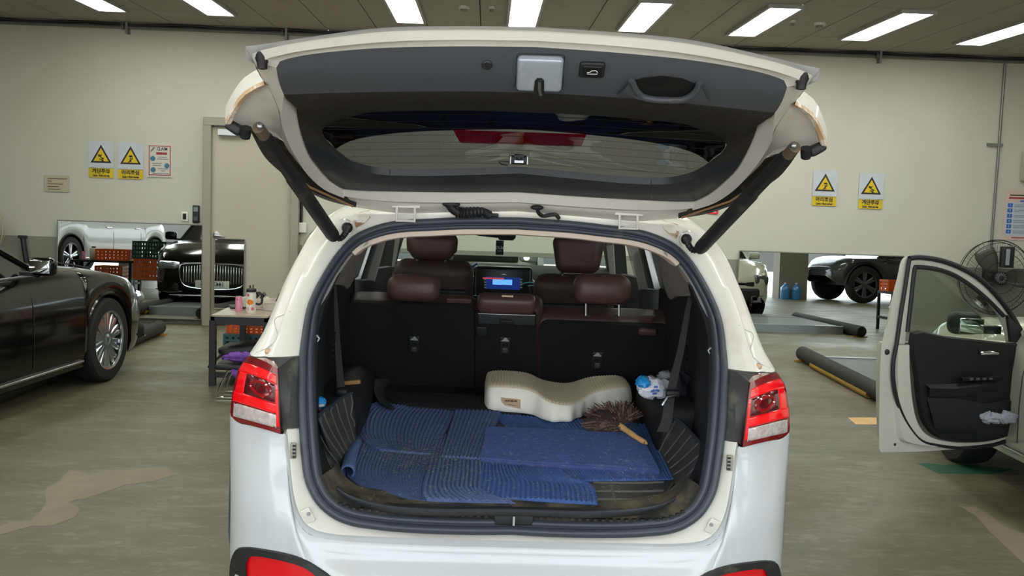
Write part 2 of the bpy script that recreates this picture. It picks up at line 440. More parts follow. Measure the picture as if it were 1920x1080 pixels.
# mirrors, tipped forward a little at the foot
MIR = mat('mirror_glass', (226, 230, 226), .0, metal=1.0); MFR = mat('mirror_trim', (120, 120, 112), .4)
def mirror(label, x0, x1, z0, z1, tilt, y=WY-.03):
    t = thing('wall_mirror', label, 'mirror', ((x0+x1)/2, y, z0))
    dy = math.tan(R(tilt))*(z1-z0)
    p = [V((x0, y-dy-.012, z0)), V((x1, y-dy-.012, z0)), V((x1, y-.012, z1)), V((x0, y-.012, z1))]
    ob('glass', M().prism(p, (0, .01, 0)), MIR, t)
    for a, c in zip(p, p[1:]+p[:1]): ob('edge_strip', M().tube([a, c], .007, 6), MFR, t)
mirror('wide wall mirror left of the beige door, reflecting a black car front', -5.47, -3.67, .07, 1.26, 1.5)
mirror('narrow mirror strip fixed low on the beige door', -3.505, -3.13, .22, 1.1, 1.5, WY-.075)
mirror('long low wall mirror seen through the windscreen', -1.45, 1.9, .1, 1.0, 1.5)
mirror('wide wall mirror right of the white car, reflecting a pale car front', 3.12, 5.24, -.02, 1.165, 1.5)
# signs
PAPER = mat('sign_paper', (186, 189, 196), .6, var=(12, .04)); YEL = mat('sign_yellow', (204, 176, 34), .55, var=(10, .05)); INK = mat('sign_ink', (40, 36, 30), .6)
PALE = mat('poster_paper', (194, 188, 179), .6); REDI = mat('poster_red', (150, 50, 60), .6); BLUEI = mat('poster_blue', (50, 96, 170), .6); TEAL = mat('poster_teal', (70, 110, 130), .6); GREYI = mat('poster_grey', (120, 122, 128), .6)
SY = WY-.012
def wbox(t, name, x0, x1, z0, z1, mt, d=.002, lab=None):
    return ob(name, M().box(((x0+x1)/2, SY-d/2, (z0+z1)/2), (x1-x0, d, z1-z0)), mt, t, label=lab)
def wf(x, z, d=.004): return frame((x, SY-d, z), (1, 0, 0), (0, 0, 1))
def stick(t, pts, r, x, z, s):
    ob('pictogram', pts_mesh(pts, r, x, z, s), INK, t)
def pts_mesh(strokes, r, x, z, s):
    b = M()
    for st in strokes: b.tube([(x+p[0]*s, SY-.006, z+p[1]*s) for p in st], r*s, 6)
    return b
SLIP = ([[(-.24, .42), (-.1, .2), (.12, -.1), (.3, -.28)], [(-.1, .2), (.12, .42)], [(-.1, .2), (-.36, .16)], [(.12, -.1), (.34, -.06), (.38, -.3)], [(-.2, -.22), (.05, -.3), (.3, -.46)], [(.1, -.46), (.4, -.5)]], (-.34, .36))
HEAD = ([[(-.3, -.5), (0, -.28), (.05, -.1), (.05, -.48)], [(.05, -.1), (.28, -.02), (.22, .22)], [(.05, -.15), (-.12, -.22)], [(-.2, .42), (.25, .46), (.3, .34), (-.1, .34), (-.2, .42)], [(0, .42), (.1, .36)]], (0, .06))
def hazard(x, z, label, kind, ko, en, tilt=0):
    w_, h_ = .315, .45
    t = thing('hazard_sign', label, 'sign', (x, SY, z-h_/2), 0)
    wbox(t, 'sheet', x-w_/2, x+w_/2, z-.11, z+h_/2, PAPER)
    wbox(t, 'caption_band', x-w_/2+.004, x+w_/2-.002, z-h_/2, z-.105, YEL)
    cz = z+.045
    def tri(r, d, mt, nm):
        p = [V((x+r*math.cos(a), SY-d, cz-.012+r*math.sin(a))) for a in (R(90), R(210), R(330))]
        ob(nm, M().prism(p, (0, .002, 0)), mt, t)
    tri(.15, .003, INK, 'triangle_border'); tri(.108, .0045, YEL, 'triangle')
    st, hd = kind
    bb = pts_mesh(st, .065, x, cz-.02, .085)
    bb.lathe([(.0085, 0), (.0085, .004)], (x+hd[0]*.085, SY-.004, cz-.02+hd[1]*.085), '-y', 10)
    ob('pictogram', bb, INK, t)
    text('caption', ko, .062, INK, t, wf(x, z-.148), xs=.98, bold=.0022)
    text('caption', en, .034, INK, t, wf(x, z-.2), xs=.56, bold=.0016)
hazard(-4.94, 2.035, 'hazard sign with a slipping figure, leftmost of the left pair of yellow signs', SLIP, '계단주의', 'Caution - Watch your step')
hazard(-4.575, 2.03, 'hazard sign with a bumped head figure, beside the framed claim poster', HEAD, '머리조심', 'Caution - Watch overhead')
hazard(4.175, 1.998, 'hazard sign with a bumped head figure, nearest the raised tailgate on the right', HEAD, '머리조심', 'Caution - Watch overhead')
hazard(4.77, 1.98, 'hazard sign with a slipping figure, rightmost of the four yellow signs', SLIP, '계단주의', 'Caution - Watch your step')
t = thing('claim_poster', 'red bordered claim notice poster left of the door', 'poster', (-4.215, SY, 1.84))
wbox(t, 'sheet', -4.375, -4.055, 1.84, 2.27, PALE)
for q in ((-4.35, -4.34, 1.862, 2.232), (-4.088, -4.078, 1.862, 2.232), (-4.35, -4.078, 1.862, 1.872), (-4.35, -4.078, 2.222, 2.232)): wbox(t, 'border', *q, REDI, .004)
text('heading', 'CLAIM', .058, INK, t, wf(-4.185, 2.19), xs=.8, bold=.001)
ob('pencil_drawing', M().tube([(-4.325, SY-.004, 2.16), (-4.28, SY-.004, 2.21)], .009, 6), GREYI, t)
ob('red_banner', M().rbox((-4.19, SY-.003, 2.135), (.135, .003, .03), .0014), REDI, t)
for (x_, z_) in ((-4.3, 2.07), (-4.125, 1.985), (-4.295, 1.93)):
    ob('round_picture', M().lathe([(.032, 0), (.032, .004)], (x_, SY-.001, z_), '-y', 16), TEAL, t)
for (x_, z_, w_) in ((-4.18, 2.09, .11), (-4.18, 2.065, .14), (-4.25, 2.01, .12), (-4.25, 1.985, .1), (-4.175, 1.945, .13), (-4.17, 1.92, .06), (-4.2, 1.885, .2)):
    wbox(t, 'text_line', x_-w_/2, x_+w_/2, z_-.005, z_+.005, GREYI, .004)
t = thing('wall_note', 'yellowed paper note with four printed lines, far left of the wall', 'note', (-5.48, SY, 1.61))
wbox(t, 'sheet', -5.64, -5.33, 1.615, 1.82, mat('yellowed_paper', (176, 168, 142), .6))
for i, w_ in enumerate((.24, .05, .19, .14, .15)): wbox(t, 'text_line', -5.6, -5.6+w_, 1.777-.033*i-.005, 1.777-.033*i+.006, mat('faded_ink', (96, 88, 70), .6), .004)
t = thing('price_poster', 'pink edged poster with a blue numbered list above the black fan', 'poster', (6.73, SY, 1.42))
wbox(t, 'sheet', 6.5, 6.96, 1.42, 2.05, mat('pink_poster', (200, 176, 166), .6)); wbox(t, 'panel', 6.53, 6.94, 1.475, 1.90, mat('poster_panel', (176, 182, 194), .6), .003)
wbox(t, 'title_line', 6.56, 6.9, 1.985, 2.0, INK, .004); wbox(t, 'title_line', 6.55, 6.92, 1.945, 1.968, REDI, .004); wbox(t, 'title_line', 6.7, 6.92, 1.908, 1.93, BLUEI, .004)
for i in range(6):
    z = 1.862-.067*i
    ob('number_box', M().box((6.575, SY-.003, z), (.062, .004, .05)), BLUEI, t)
    text('number', str(i+1), .04, PALE, t, wf(6.575, z, .006))
    for k in (0, 1): wbox(t, 'text_line', 6.63, 6.9-.05*k, z+.008-.022*k-.004, z+.008-.022*k+.004, GREYI, .005)
wbox(t, 'footer_line', 6.62, 6.84, 1.443, 1.457, REDI, .004)
# wall devices
t = thing('card_reader', 'black access card reader on the wall just left of the door frame', 'reader', (-3.755, WY-.02, 1.38))
ob('body', M().rbox((-3.755, WY-.022, 1.395), (.085, .044, .22), .015), BLK, t); ob('screen', M().box((-3.755, WY-.046, 1.455), (.055, .004, .055)), mat('reader_screen', (120, 126, 130), .2), t)
ob('sensor_window', M().box((-3.755, WY-.046, 1.34), (.05, .004, .05)), mat('reader_key', (70, 72, 76), .2), t)
t = thing('wall_switch', 'small white wall switch with dark rocker left of the card reader', 'switch', (-3.9, WY-.02, 1.33))
ob('plate', M().rbox((-3.9, WY-.01, 1.36), (.085, .02, .12), .009), mat('switch_white', (220, 218, 208), .4), t); ob('rocker', M().rbox((-3.9, WY-.022, 1.36), (.045, .012, .075), .005), BLK, t)
t = thing('socket_box', 'white surface socket box with a black conduit beside the door', 'socket', (-2.43, WY-.03, 1.2))
ob('body', M().rbox((-2.43, WY-.03, 1.27), (.12, .06, .13), .012), mat('socket_white', (214, 213, 206), .4), t)
ob('conduit', M().tube([(-2.44, WY-.03, 1.33), (-2.44, WY-.03, 2.4)], .018, 8), CABLE, t)
ob('cable', M().tube(spline([(-2.45, WY-.04, 1.21), (-2.5, WY-.06, 1.1), (-2.5, WY-.05, .95), (-2.42, WY-.04, .6)]), .008, 6), CABLE, t)
t = thing('wall_speaker', 'dark wall speaker in a pale frame at the right edge', 'speaker', (6.85, WY-.1, 2.3))  # loudspeaker box on the wall
ob('casing', M().rbox((6.9, WY-.11, 2.36), (.46, .2, .38), .02), mat('speaker_casing', (176, 166, 152), .5), t)
ob('grille', M().rbox((6.93, WY-.215, 2.36), (.42, .03, .33), .012), BLK, t)
t = thing('wall_bar', 'short dark rubber wall guard behind the black saloon bonnet', 'guard', (-4.95, WY-.03, .8))
ob('strap', M().tube(spline([(-5.9, WY-.04, 1.03), (-5.88, WY-.05, .9), (-5.84, WY-.04, .62)]), .035, 8), BLK, t)
ob('cap', M().rbox((-5.9, WY-.05, 1.04), (.10, .06, .035), .01), BLK, t)
# ================================================================== the white car with the open tailgate
from mathutils.bvhtree import BVHTree
G = [(.3, 3.27), (.55, 3.27), (.74, 3.29), (1.0, 3.36), (1.2, 3.43), (1.45, 3.57), (1.6, 3.67), (1.72, 3.79)]   # depth of the tailgate opening by height
def bvh_of(b): return BVHTree.FromPolygons([V(p) for p in b.v], b.f)
def drape(bv, x, y, lift=0.):
    d = ray(x, y).normalized(); h = bv.ray_cast(CP, d)
    if h[0] is None:                       # just off the edge: the closest point of the surface to the line of sight
        best = None
        for k in range(40):
            q = CP+d*(2.4+.06*k); n_ = bv.find_nearest(q)
            if n_[0] is not None and (best is None or n_[3] < best[1]): best = (n_[0], n_[3])
        return best[0]-d*lift
    return h[0]-d*lift
def fz(Y): return .775+.095*(Y-3.35)
def fp(x, y, h=0.):
    Y = 4.
    for _ in range(40): Y = atz(x, y, fz(Y)+h).y
    return atz(x, y, fz(Y)+h)
def onfloor(x, y, h=0.): p = V((x, y, 0)); p.z = fz(y)+h; return p
def mirrow(l): return [mx(p) for p in l]
suv = thing('suv', 'white family SUV seen from behind with its tailgate raised', 'car', (0, 5.6, 0))
# --- seal
Spx = [(963, 1001), (890, 1001), (810, 999), (740, 995), (700, 990.6), (661, 984.5), (628, 972), (600, 950), (583, 925), (571, 893), (565, 844), (562, 803), (560, 762), (560, 733),
       (562, 667), (567, 627), (573, 590), (582, 560), (600, 523), (627, 480), (653, 450), (680, 432), (720, 418), (760, 412), (804, 410), (870, 407), (935, 406)]
S = [on(x, y, G) for x, y in Spx]
for i in (0, -1): S[i].x = 0
S = spline(S, 3)
Sloop = S + [mx(p) for p in reversed(S[1:-1])]
def sweep(loop, prof, close=True):
    """profile of (inward, towards the viewer) offsets swept along the loop of the opening"""
    n = len(loop); cen = V((0, 0, 1.2)); rs = []
    for i, p in enumerate(loop):
        t = (loop[(i+1) % n]-loop[i-1]) if (loop[0]-loop[-1]).length < .1 or 0 < i < n-1 else (loop[1]-loop[0] if i == 0 else loop[-1]-loop[-2])
        t = t.normalized()
        nv = V((-t.z, 0, t.x)); nv = nv.normalized() if nv.length > 1e-6 else V((0, 0, 1))
        if nv.dot(V((cen.x-p.x, 0, cen.z-p.z))) < 0: nv = -nv
        fw = interp([(1.1, 1.0), (1.4, .72), (1.58, .74), (1.68, .88)], p.z)
        rs.append([p+nv*a*fw+V((0, -b, 0)) for a, b in prof])
    return rs
def wfac(p): return .72 if p.z > 1.6 else .72+(1.6-p.z)/.3*.28 if p.z > 1.3 else 1.0
def sweepw(loop, prof):
    rs = sweep(loop, prof); return [[p0+(q-p0)*1.0 for q in r] for p0, r in zip(loop, rs)]
b = M().rings(sweep(Sloop, [(0, -.01), (.0, .012), (.006, .020), (.018, .022), (.026, .016), (.029, .004), (.031, .004), (.034, .012), (.042, .014), (.050, .008), (.052, -.03), (.03, -.03)]), loop=True)
ob('door_seal', b, RUB, suv, label='grey-black rubber seal around the tailgate opening', sharp=60)
TOPS = [i for i, p in enumerate(S) if p.z > 1.58]; S_ = S[TOPS[0]:]
b = M().rings(sweep(S_, [(.046, .0), (.070, .002), (.075, -.01), (.075, -.12)])+[r for r in reversed([[mx(p) for p in q] for q in sweep(S_[:-1], [(.046, .0), (.070, .002), (.075, -.01), (.075, -.12)])])], closed=False, cap=False)
ob('headliner_edge', b, mat('headliner_beige', (206, 190, 176), .7), suv, label='beige headliner edge inside the opening')
# --- jamb below the lamps
Jpx = [(963, 1013), (780, 1007), (657, 1003), (607, 998), (582, 990), (565, 973), (553, 943), (547, 907), (541, 840), (537, 803)]
J = [on(x, y, G, -.012) for x, y in Jpx]; J[0].x = 0
iL = min(range(len(S)), key=lambda i: (S[i]-on(562, 803, G)).length)
A = resample(S[:iL+1], 40); B = resample(spline(J, 5), 40)
rows = [A, [a.lerp(c, .45)+V((0, -.012, 0)) for a, c in zip(A, B)], [a.lerp(c, .9)+V((0, -.014, 0)) for a, c in zip(A, B)], B]
ob('rear_jamb', M().grid(rows).mirror(), JAMB, suv)
# --- bumper and lower quarter, one skin from the middle round to the side
Tp = [on(963, 1027, G, -.034), on(800, 1023, G, -.034), on(660, 1016, G, -.032), on(600, 1008, G, -.03), on(574, 998, G, -.028), on(557, 975, G, -.026), on(548, 943, G, -.024), on(542, 905, G, -.022), on(537, 850, G, -.020), on(535, 815, G, -.02),
      at(526, 814, 3.345), at(500, 806, 3.365), at(470, 798, 3.41), at(446, 792, 3.46), V((-.965, 3.52, 1.02)), V((-.972, 3.62, 1.05)), V((-.975, 3.85, 1.08))]
Tp[0].x = 0
BX = [(0, 3.18), (-.25, 3.182), (-.47, 3.195), (-.56, 3.205), (-.6, 3.215), (-.63, 3.22), (-.65, 3.225), (-.67, 3.235), (-.69, 3.245), (-.71, 3.255), (-.76, 3.275), (-.81, 3.305), (-.875, 3.355), (-.925, 3.42), (-.955, 3.5), (-.968, 3.62), (-.972, 3.85)]
Tp = spline(Tp, 3); BXs = spline([V((x, y, 0)) for x, y in BX], 3)
NR = 40; rows = []
for i in range(NR+1):
    v = i/NR; row = []
    for t, c in zip(Tp, BXs):
        z = t.z+(.30-t.z)*v
        e = min(1, v/.42); e = e*e*(3-2*e)
        tuck = .06*max(0, (v-.72)/.28)**2
        shelf = 0
        q = V((t.x+(c.x-t.x)*e, t.y+(c.y-t.y)*e+tuck-.004*math.exp(-((v-.075)/.035)**2)*min(1, max(0, (.66-abs(t.x))/.1)), z)); row.append(q)
    rows.append(row)
# shallow shelf: the first row of the fascia steps down behind a soft edge
bump = M().grid(rows)
bump.grid([resample(spline(J, 5), 40), resample(spline(Tp[:28], 1), 40)])
bump.mirror(); bumpv = bvh_of(bump)
ob('bumper', bump, WHITE, suv, sharp=70, label='white rear bumper with a soft shelf edge')
# lower cladding with red reflectors
def patch(bv, pts, lift, k=4, closed=True): return [drape(bv, x, y, lift) for x, y in pts]
for sgn in (-1, 1):
    outl = [(436, 1165), (432, 1078), (437, 1040), (453, 1025), (502, 1030), (563, 1044.5), (604, 1068), (632, 1092), (668, 1165)]
    inn = [(470, 1165), (461, 1078), (463, 1050), (475, 1043), (520, 1050), (566, 1063), (594, 1082), (607, 1100), (624, 1165)]
    o1 = resample(spline(patch(bumpv, outl, .0), 3), 30); o2 = [p+V((0, -.016, 0)) for p in o1]
    i1 = resample(spline(patch(bumpv, inn, .018), 3), 30); i2 = [p+V((0, .010, 0)) for p in i1]
    ce_ = drape(bumpv, 545, 1168, .004)
    b = M().grid([o1, o2, i1, i2]); r_ = M().grid([i2, [p.lerp(ce_, .3)+V((0, -.012, 0)) for p in i2], [p.lerp(ce_, .7)+V((0, -.014, 0)) for p in i2], [ce_+V((0, -.012, 0)) for p in i2]])
    if sgn > 0:
        b.xf(Matrix.Diagonal((-1, 1, 1, 1))); r_.xf(Matrix.Diagonal((-1, 1, 1, 1)))
    cl = ob('lower_cladding', b, BLKD, suv, label='dusty black bumper cladding')
    ob('reflector', r_, mat('red_reflector', (214, 12, 26), .22, coat=.5), cl, label='red rear reflector')
ob('lower_cladding', M().box((0, 3.42, .24), (1.8, .3, .16)), BLKD, suv, bevel=.03)
# --- pillars above the lamps
Opx = [(471, 668), (497, 627), (527, 557), (553, 493), (575, 452), (600, 420), (622, 403), (645, 391), (690, 382), (760, 374), (935, 368)]
O = [on(x, y, G, .0) for x, y in Opx]; O[-1].x = 0
for p in O[8:]: p.y = 3.82
O = spline(O, 5)
iU = min(range(len(S)), key=lambda i: (S[i]-on(562, 667, G)).length)
n = 60; A = resample(S[iU:], n); B = resample(O, n)
side = [V((p.x-.02*min(1, max(0, (1.66-p.z)/.2)), p.y+.07, p.z+(.01 if p.z > 1.6 else 0))) for p in B]
side2 = [V((p.x-.05*min(1, max(0, (1.66-p.z)/.2)), p.y+.55, p.z+(.02 if p.z > 1.6 else .02))) for p in B]
rows = [A, [a.lerp(c, .35)+V((0, -.022, 0)) for a, c in zip(A, B)], [a.lerp(c, .62)+V((0, -.022, 0)) for a, c in zip(A, B)], [a.lerp(c, .68)+V((0, -.010, 0)) for a, c in zip(A, B)],
        [a.lerp(c, .9)+V((0, -.008, 0)) for a, c in zip(A, B)], B, side]
pil = M().grid(rows).mirror(); pilv = bvh_of(pil)
ob('rear_pillar', pil, JAMB, suv, sharp=50, label='white pillar around the tailgate opening')
# side of the body and roof, to the nose
def bar(pts, th): return M().prism(pts, th)
roof = M()
RY = [3.80, 3.95, 4.4, 5.0, 5.6, 6.15, 6.45]; RZ = [1.735, 1.755, 1.775, 1.78, 1.77, 1.735, 1.69]; RW = [.62, .64, .645, .65, .65, .62, .58]
for dz in (0, -.05):
    rs = []
    for y, z, w_ in zip(RY, RZ, RW):
        rs.append([V((w_*u, y, z+dz-.05*abs(u)**2.5-(.0))) for u in [-1, -.9, -.7, -.4, 0, .4, .7, .9, 1]])
    roof.grid(rs)
ob('roof', roof, WHITE, suv, label='white roof panel')
sidem = M()
ST = []
for y in [3.55, 3.7, 3.85, 4.0] + [4.0+i*.07 for i in range(1, 13)] + [5.0, 5.5, 6.0, 6.35] + [6.4+i*.07 for i in range(1, 13)] + [7.35, 7.5, 7.65, 7.78, 7.86]:
    ST.append(y)
def car_half(y): return .975 if y < 7.0 else .975-.14*((y-7.0)/.86)**2.2
def top_z(y): return 1.12 if y < 6.3 else 1.12-.04*(y-6.3)/1.2 if y < 7.5 else 1.08-.10*((y-7.5)/.36)
def bot_z(y, ra=.40):
    z = .30
    for yc in (4.42, 6.92):
        d_ = abs(y-yc)
        if d_ < ra: z = max(z, .37+math.sqrt(ra*ra-d_*d_))
    return z
rs = []
for y in ST:
    w_, zb, zt = car_half(y), bot_z(y), top_z(y)
    zb = min(zb, zt-.12)
    rs.append([V((-w_*.96, y, zb)), V((-w_, y, zb+.35*(zt-zb))), V((-w_*.995, y, zb+.7*(zt-zb))), V((-w_*.965, y, zt-.02)), V((-w_*.92, y, zt))])
sidem.grid(rs).mirror()
hood = []
for y in [6.3, 6.6, 7.0, 7.4, 7.6, 7.75, 7.86]:
    w_, zt = car_half(y)*.92, top_z(y)
    hood.append([V((w_*u, y, zt+.05*(1-u*u)*(1 if y < 7.6 else .5))) for u in (-1, -.7, -.35, 0, .35, .7, 1)])
sidem.grid(hood)
nose = []
for z, dy in ((.98, 0), (.88, .03), (.65, .05), (.45, .03), (.25, -.05)):
    nose.append([V((car_half(7.86)*u, 7.86+dy-.16*abs(u)**3+.05, z)) for u in (-1, -.8, -.5, 0, .5, .8, 1)])
sidem.grid(nose)
ob('body_side', sidem, WHITE, suv, label='white body sides, bonnet and nose')
gr_ = M().rbox((-.1, 7.93, .94), (1.15, .08, .20), .05); ob('grille', gr_, BLK, suv)
HEADL = mat('headlamp_lit', (250, 250, 240), .2, emit=(255, 246, 214), es=6.)
for sx in (-1, 1):
    h = ob('headlamp', M().rbox((sx*.66, 7.86, .93), (.34, .12, .14), .05), mat('headlamp_glass', (150, 154, 158), .1, coat=1), suv)
    ob('lamp_unit', M().sphere((sx*.62, 7.925, .94), (.05, .02, .05)), HEADL, h, label='lit headlamp unit')
# windscreen surround, A pillars and belt lines
for sx in (-1, 1): ob('front_pillar', M().tube([(sx*.60, 6.3, 1.70), (sx*.80, 7.05, 1.12)], .045, 8), mat('pillar_grey', (150, 146, 140), .6), suv)
def glassm(name, tint, refl=.9):
    if name in MATS: return MATS[name]
    m = bpy.data.materials.new(name); m.use_nodes = True; n = m.node_tree.nodes; l = m.node_tree.links; n.clear()
    o = n.new('ShaderNodeOutputMaterial'); mxs = n.new('ShaderNodeMixShader'); tr = n.new('ShaderNodeBsdfTransparent'); gl = n.new('ShaderNodeBsdfGlossy')
    lw = n.new('ShaderNodeLayerWeight'); lw.inputs[0].default_value = .5
    pw = n.new('ShaderNodeMath'); pw.operation = 'POWER'; pw.inputs[1].default_value = 5; ad = n.new('ShaderNodeMath'); ad.operation = 'MULTIPLY_ADD'; ad.inputs[1].default_value = .9; ad.inputs[2].default_value = .05
    tr.inputs[0].default_value = tint+(1,); gl.inputs['Roughness'].default_value = .02; gl.inputs[0].default_value = (refl, refl, refl, 1)
    l.new(lw.outputs['Facing'], pw.inputs[0]); l.new(pw.outputs[0], ad.inputs[0])
    l.new(ad.outputs[0], mxs.inputs[0]); l.new(tr.outputs[0], mxs.inputs[1]); l.new(gl.outputs[0], mxs.inputs[2]); l.new(mxs.outputs[0], o.inputs[0])
    MATS[name] = m; return m
CLEAR = glassm('clear_glass', (.80, .86, .82)); TINT = glassm('tinted_glass', (.17, .17, .175)); SIDEG = glassm('side_glass', (.55, .58, .55))
rs = [[V((w_*u, y+.06*(1-u*u), z)) for u in (-1, -.5, 0, .5, 1)] for y, z, w_ in ((6.36, 1.69, .58), (6.7, 1.42, .68), (7.05, 1.12, .78))]
ob('windscreen', M().grid(rs), CLEAR, suv)
for sx in (-1, 1):
    for (y0, y1, y2, y3) in ((6.95, 5.45, 5.5, 6.35), (5.4, 4.75, 4.8, 5.45)):
        ob('side_window', M().poly([V((sx*.94, y0, 1.12)), V((sx*.94, y1, 1.12)), V((sx*.70, y2, 1.66)), V((sx*.70, y3, 1.66))]), SIDEG, suv)
# wheels
def wheel(name, parent, c, r, wd, rim, nsp, sx, spm, style='split', lab=None):
    """tyre mesh with rim, hub and separate spokes as sub-parts; axle along x, outer face towards sx"""
    ty = M().lathe([(rim, -wd/2), (r*.93, -wd/2), (r*.985, -wd*.42), (r, -wd*.3), (r, wd*.3), (r*.985, wd*.42), (r*.93, wd/2), (rim, wd/2), (rim*.97, wd*.2), (rim*.97, -wd*.2), (rim, -wd/2)], (0, 0, 0), 'x', 40, cap=False)
    L = Matrix.Translation(V(c)) @ Matrix.Diagonal((sx, 1, 1, 1))
    t = ob(name, ty.xf(L), TYRE, parent, label=lab)
    ob('rim', M().lathe([(rim, wd*.5), (rim, wd*.44), (rim*.93, wd*.40), (rim*.9, -wd*.2), (rim*.3, -wd*.25), (.02, -wd*.25), (.02, -wd*.3), (rim*.97, -wd*.3)], (0, 0, 0), 'x', 36, cap=False).xf(L), mat('rim_dark', (60, 60, 62), .35, metal=.8), t)
    ob('rim_lip', M().lathe([(rim*1.0, wd*.50), (rim*1.0, wd*.42), (rim*.93, wd*.42), (rim*.93, wd*.47), (rim, wd*.5)], (0, 0, 0), 'x', 36, cap=False).xf(L), spm, t)
    ob('hub_cap', M().lathe([(.062, wd*.25), (.062, wd*.38), (.045, wd*.42), (.01, wd*.42)], (0, 0, 0), 'x', 18).xf(L), spm, t)
    sp = M(); w0, w1 = (.022, .042) if nsp > 12 else (.03, .045)
    pr = [(-w0, .05), (w0, .05), (w1*.62, rim*.94), (-w1*.62, rim*.94)]
    sp.rings([[V((wd*.36, a, d_)) for a, d_ in pr], [V((wd*.40, a*.6, d_)) for a, d_ in pr]])
    sp.rings([[V((wd*.2, a, d_)) for a, d_ in pr], [V((wd*.36, a, d_)) for a, d_ in pr]])
    sme = mesh('spoke', sp.xf(Matrix.Diagonal((1, 1, 1, 1))), spm)
    for k in range(nsp):
        if style == 'pairs': a = 2*PI*(k//2)/(nsp/2)+(.13 if k % 2 else -.13)
        else: a = 2*PI*k/nsp
        o = bpy.data.objects.new('spoke', sme); COL.objects.link(o); o.parent = t
        if t.parent and t.parent.name in OFF: pass
        o.matrix_local = L @ Matrix.Rotation(a, 4, 'X')
    return t
ALLOY = mat('alloy', (196, 198, 202), .22, metal=.9)
for sx in (-1, 1):
    for y in (4.42, 6.92):
        wheel('wheel', suv, (sx*.84, y, .37), .37, .24, .25, 10, sx, ALLOY, 'pairs')
ob('underbody', M().box((0, 5.6, .42), (1.3, 4.2, .3)), BLK, suv)
# --- tail lamps
LRED = mat('lamp_red', (228, 10, 22), .16, coat=1., emit=(255, 0, 8), es=.2); LDK = mat('lamp_dark_red', (92, 8, 16), .12, coat=1.); LCL = mat('lamp_clear', (196, 186, 184), .18, coat=1., var=(60, .25)); LBD = mat('lamp_border', (120, 10, 20), .14, coat=1.)
Lo = spline([V((466, 667, 0)), V((457, 677, 0)), V((447, 693, 0)), V((440, 717, 0)), V((435, 743, 0)), V((432.5, 775, 0)), V((434, 788, 0))], 4)
Li = spline([V((520, 691, 0)), V((522, 720, 0)), V((524, 770, 0)), V((526, 813, 0))], 8)
Lo = resample(Lo, 29); Li = resample(Li, 29)
def lamp_pt(u, v, lift=0.):
    """u: 0 inner edge .. 1 outer edge, v: 0 top .. 1 bottom"""
    k = v*28; i = min(27, int(k)); a = Li[i].lerp(Li[i+1], k-i); c = Lo[i].lerp(Lo[i+1], k-i)
    p = a.lerp(c, u); bow = math.sin(PI*u)
    y = p.y+ (-3*bow if v < .5 else 0)
    Y = 3.345+.155*u**2.0-.012*bow*math.sin(PI*v)-lift
    return at(p.x, y, Y)
def lamp_patch(u0, u1, v0, v1, lift, nu=10, nv=10):
    return M().grid([[lamp_pt(u0+(u1-u0)*i/nu, v0+(v1-v0)*j/nv, lift*min(1, 4*min(i, nu-i, j, nv-j)/4+.0)) for i in range(nu+1)] for j in range(nv+1)])
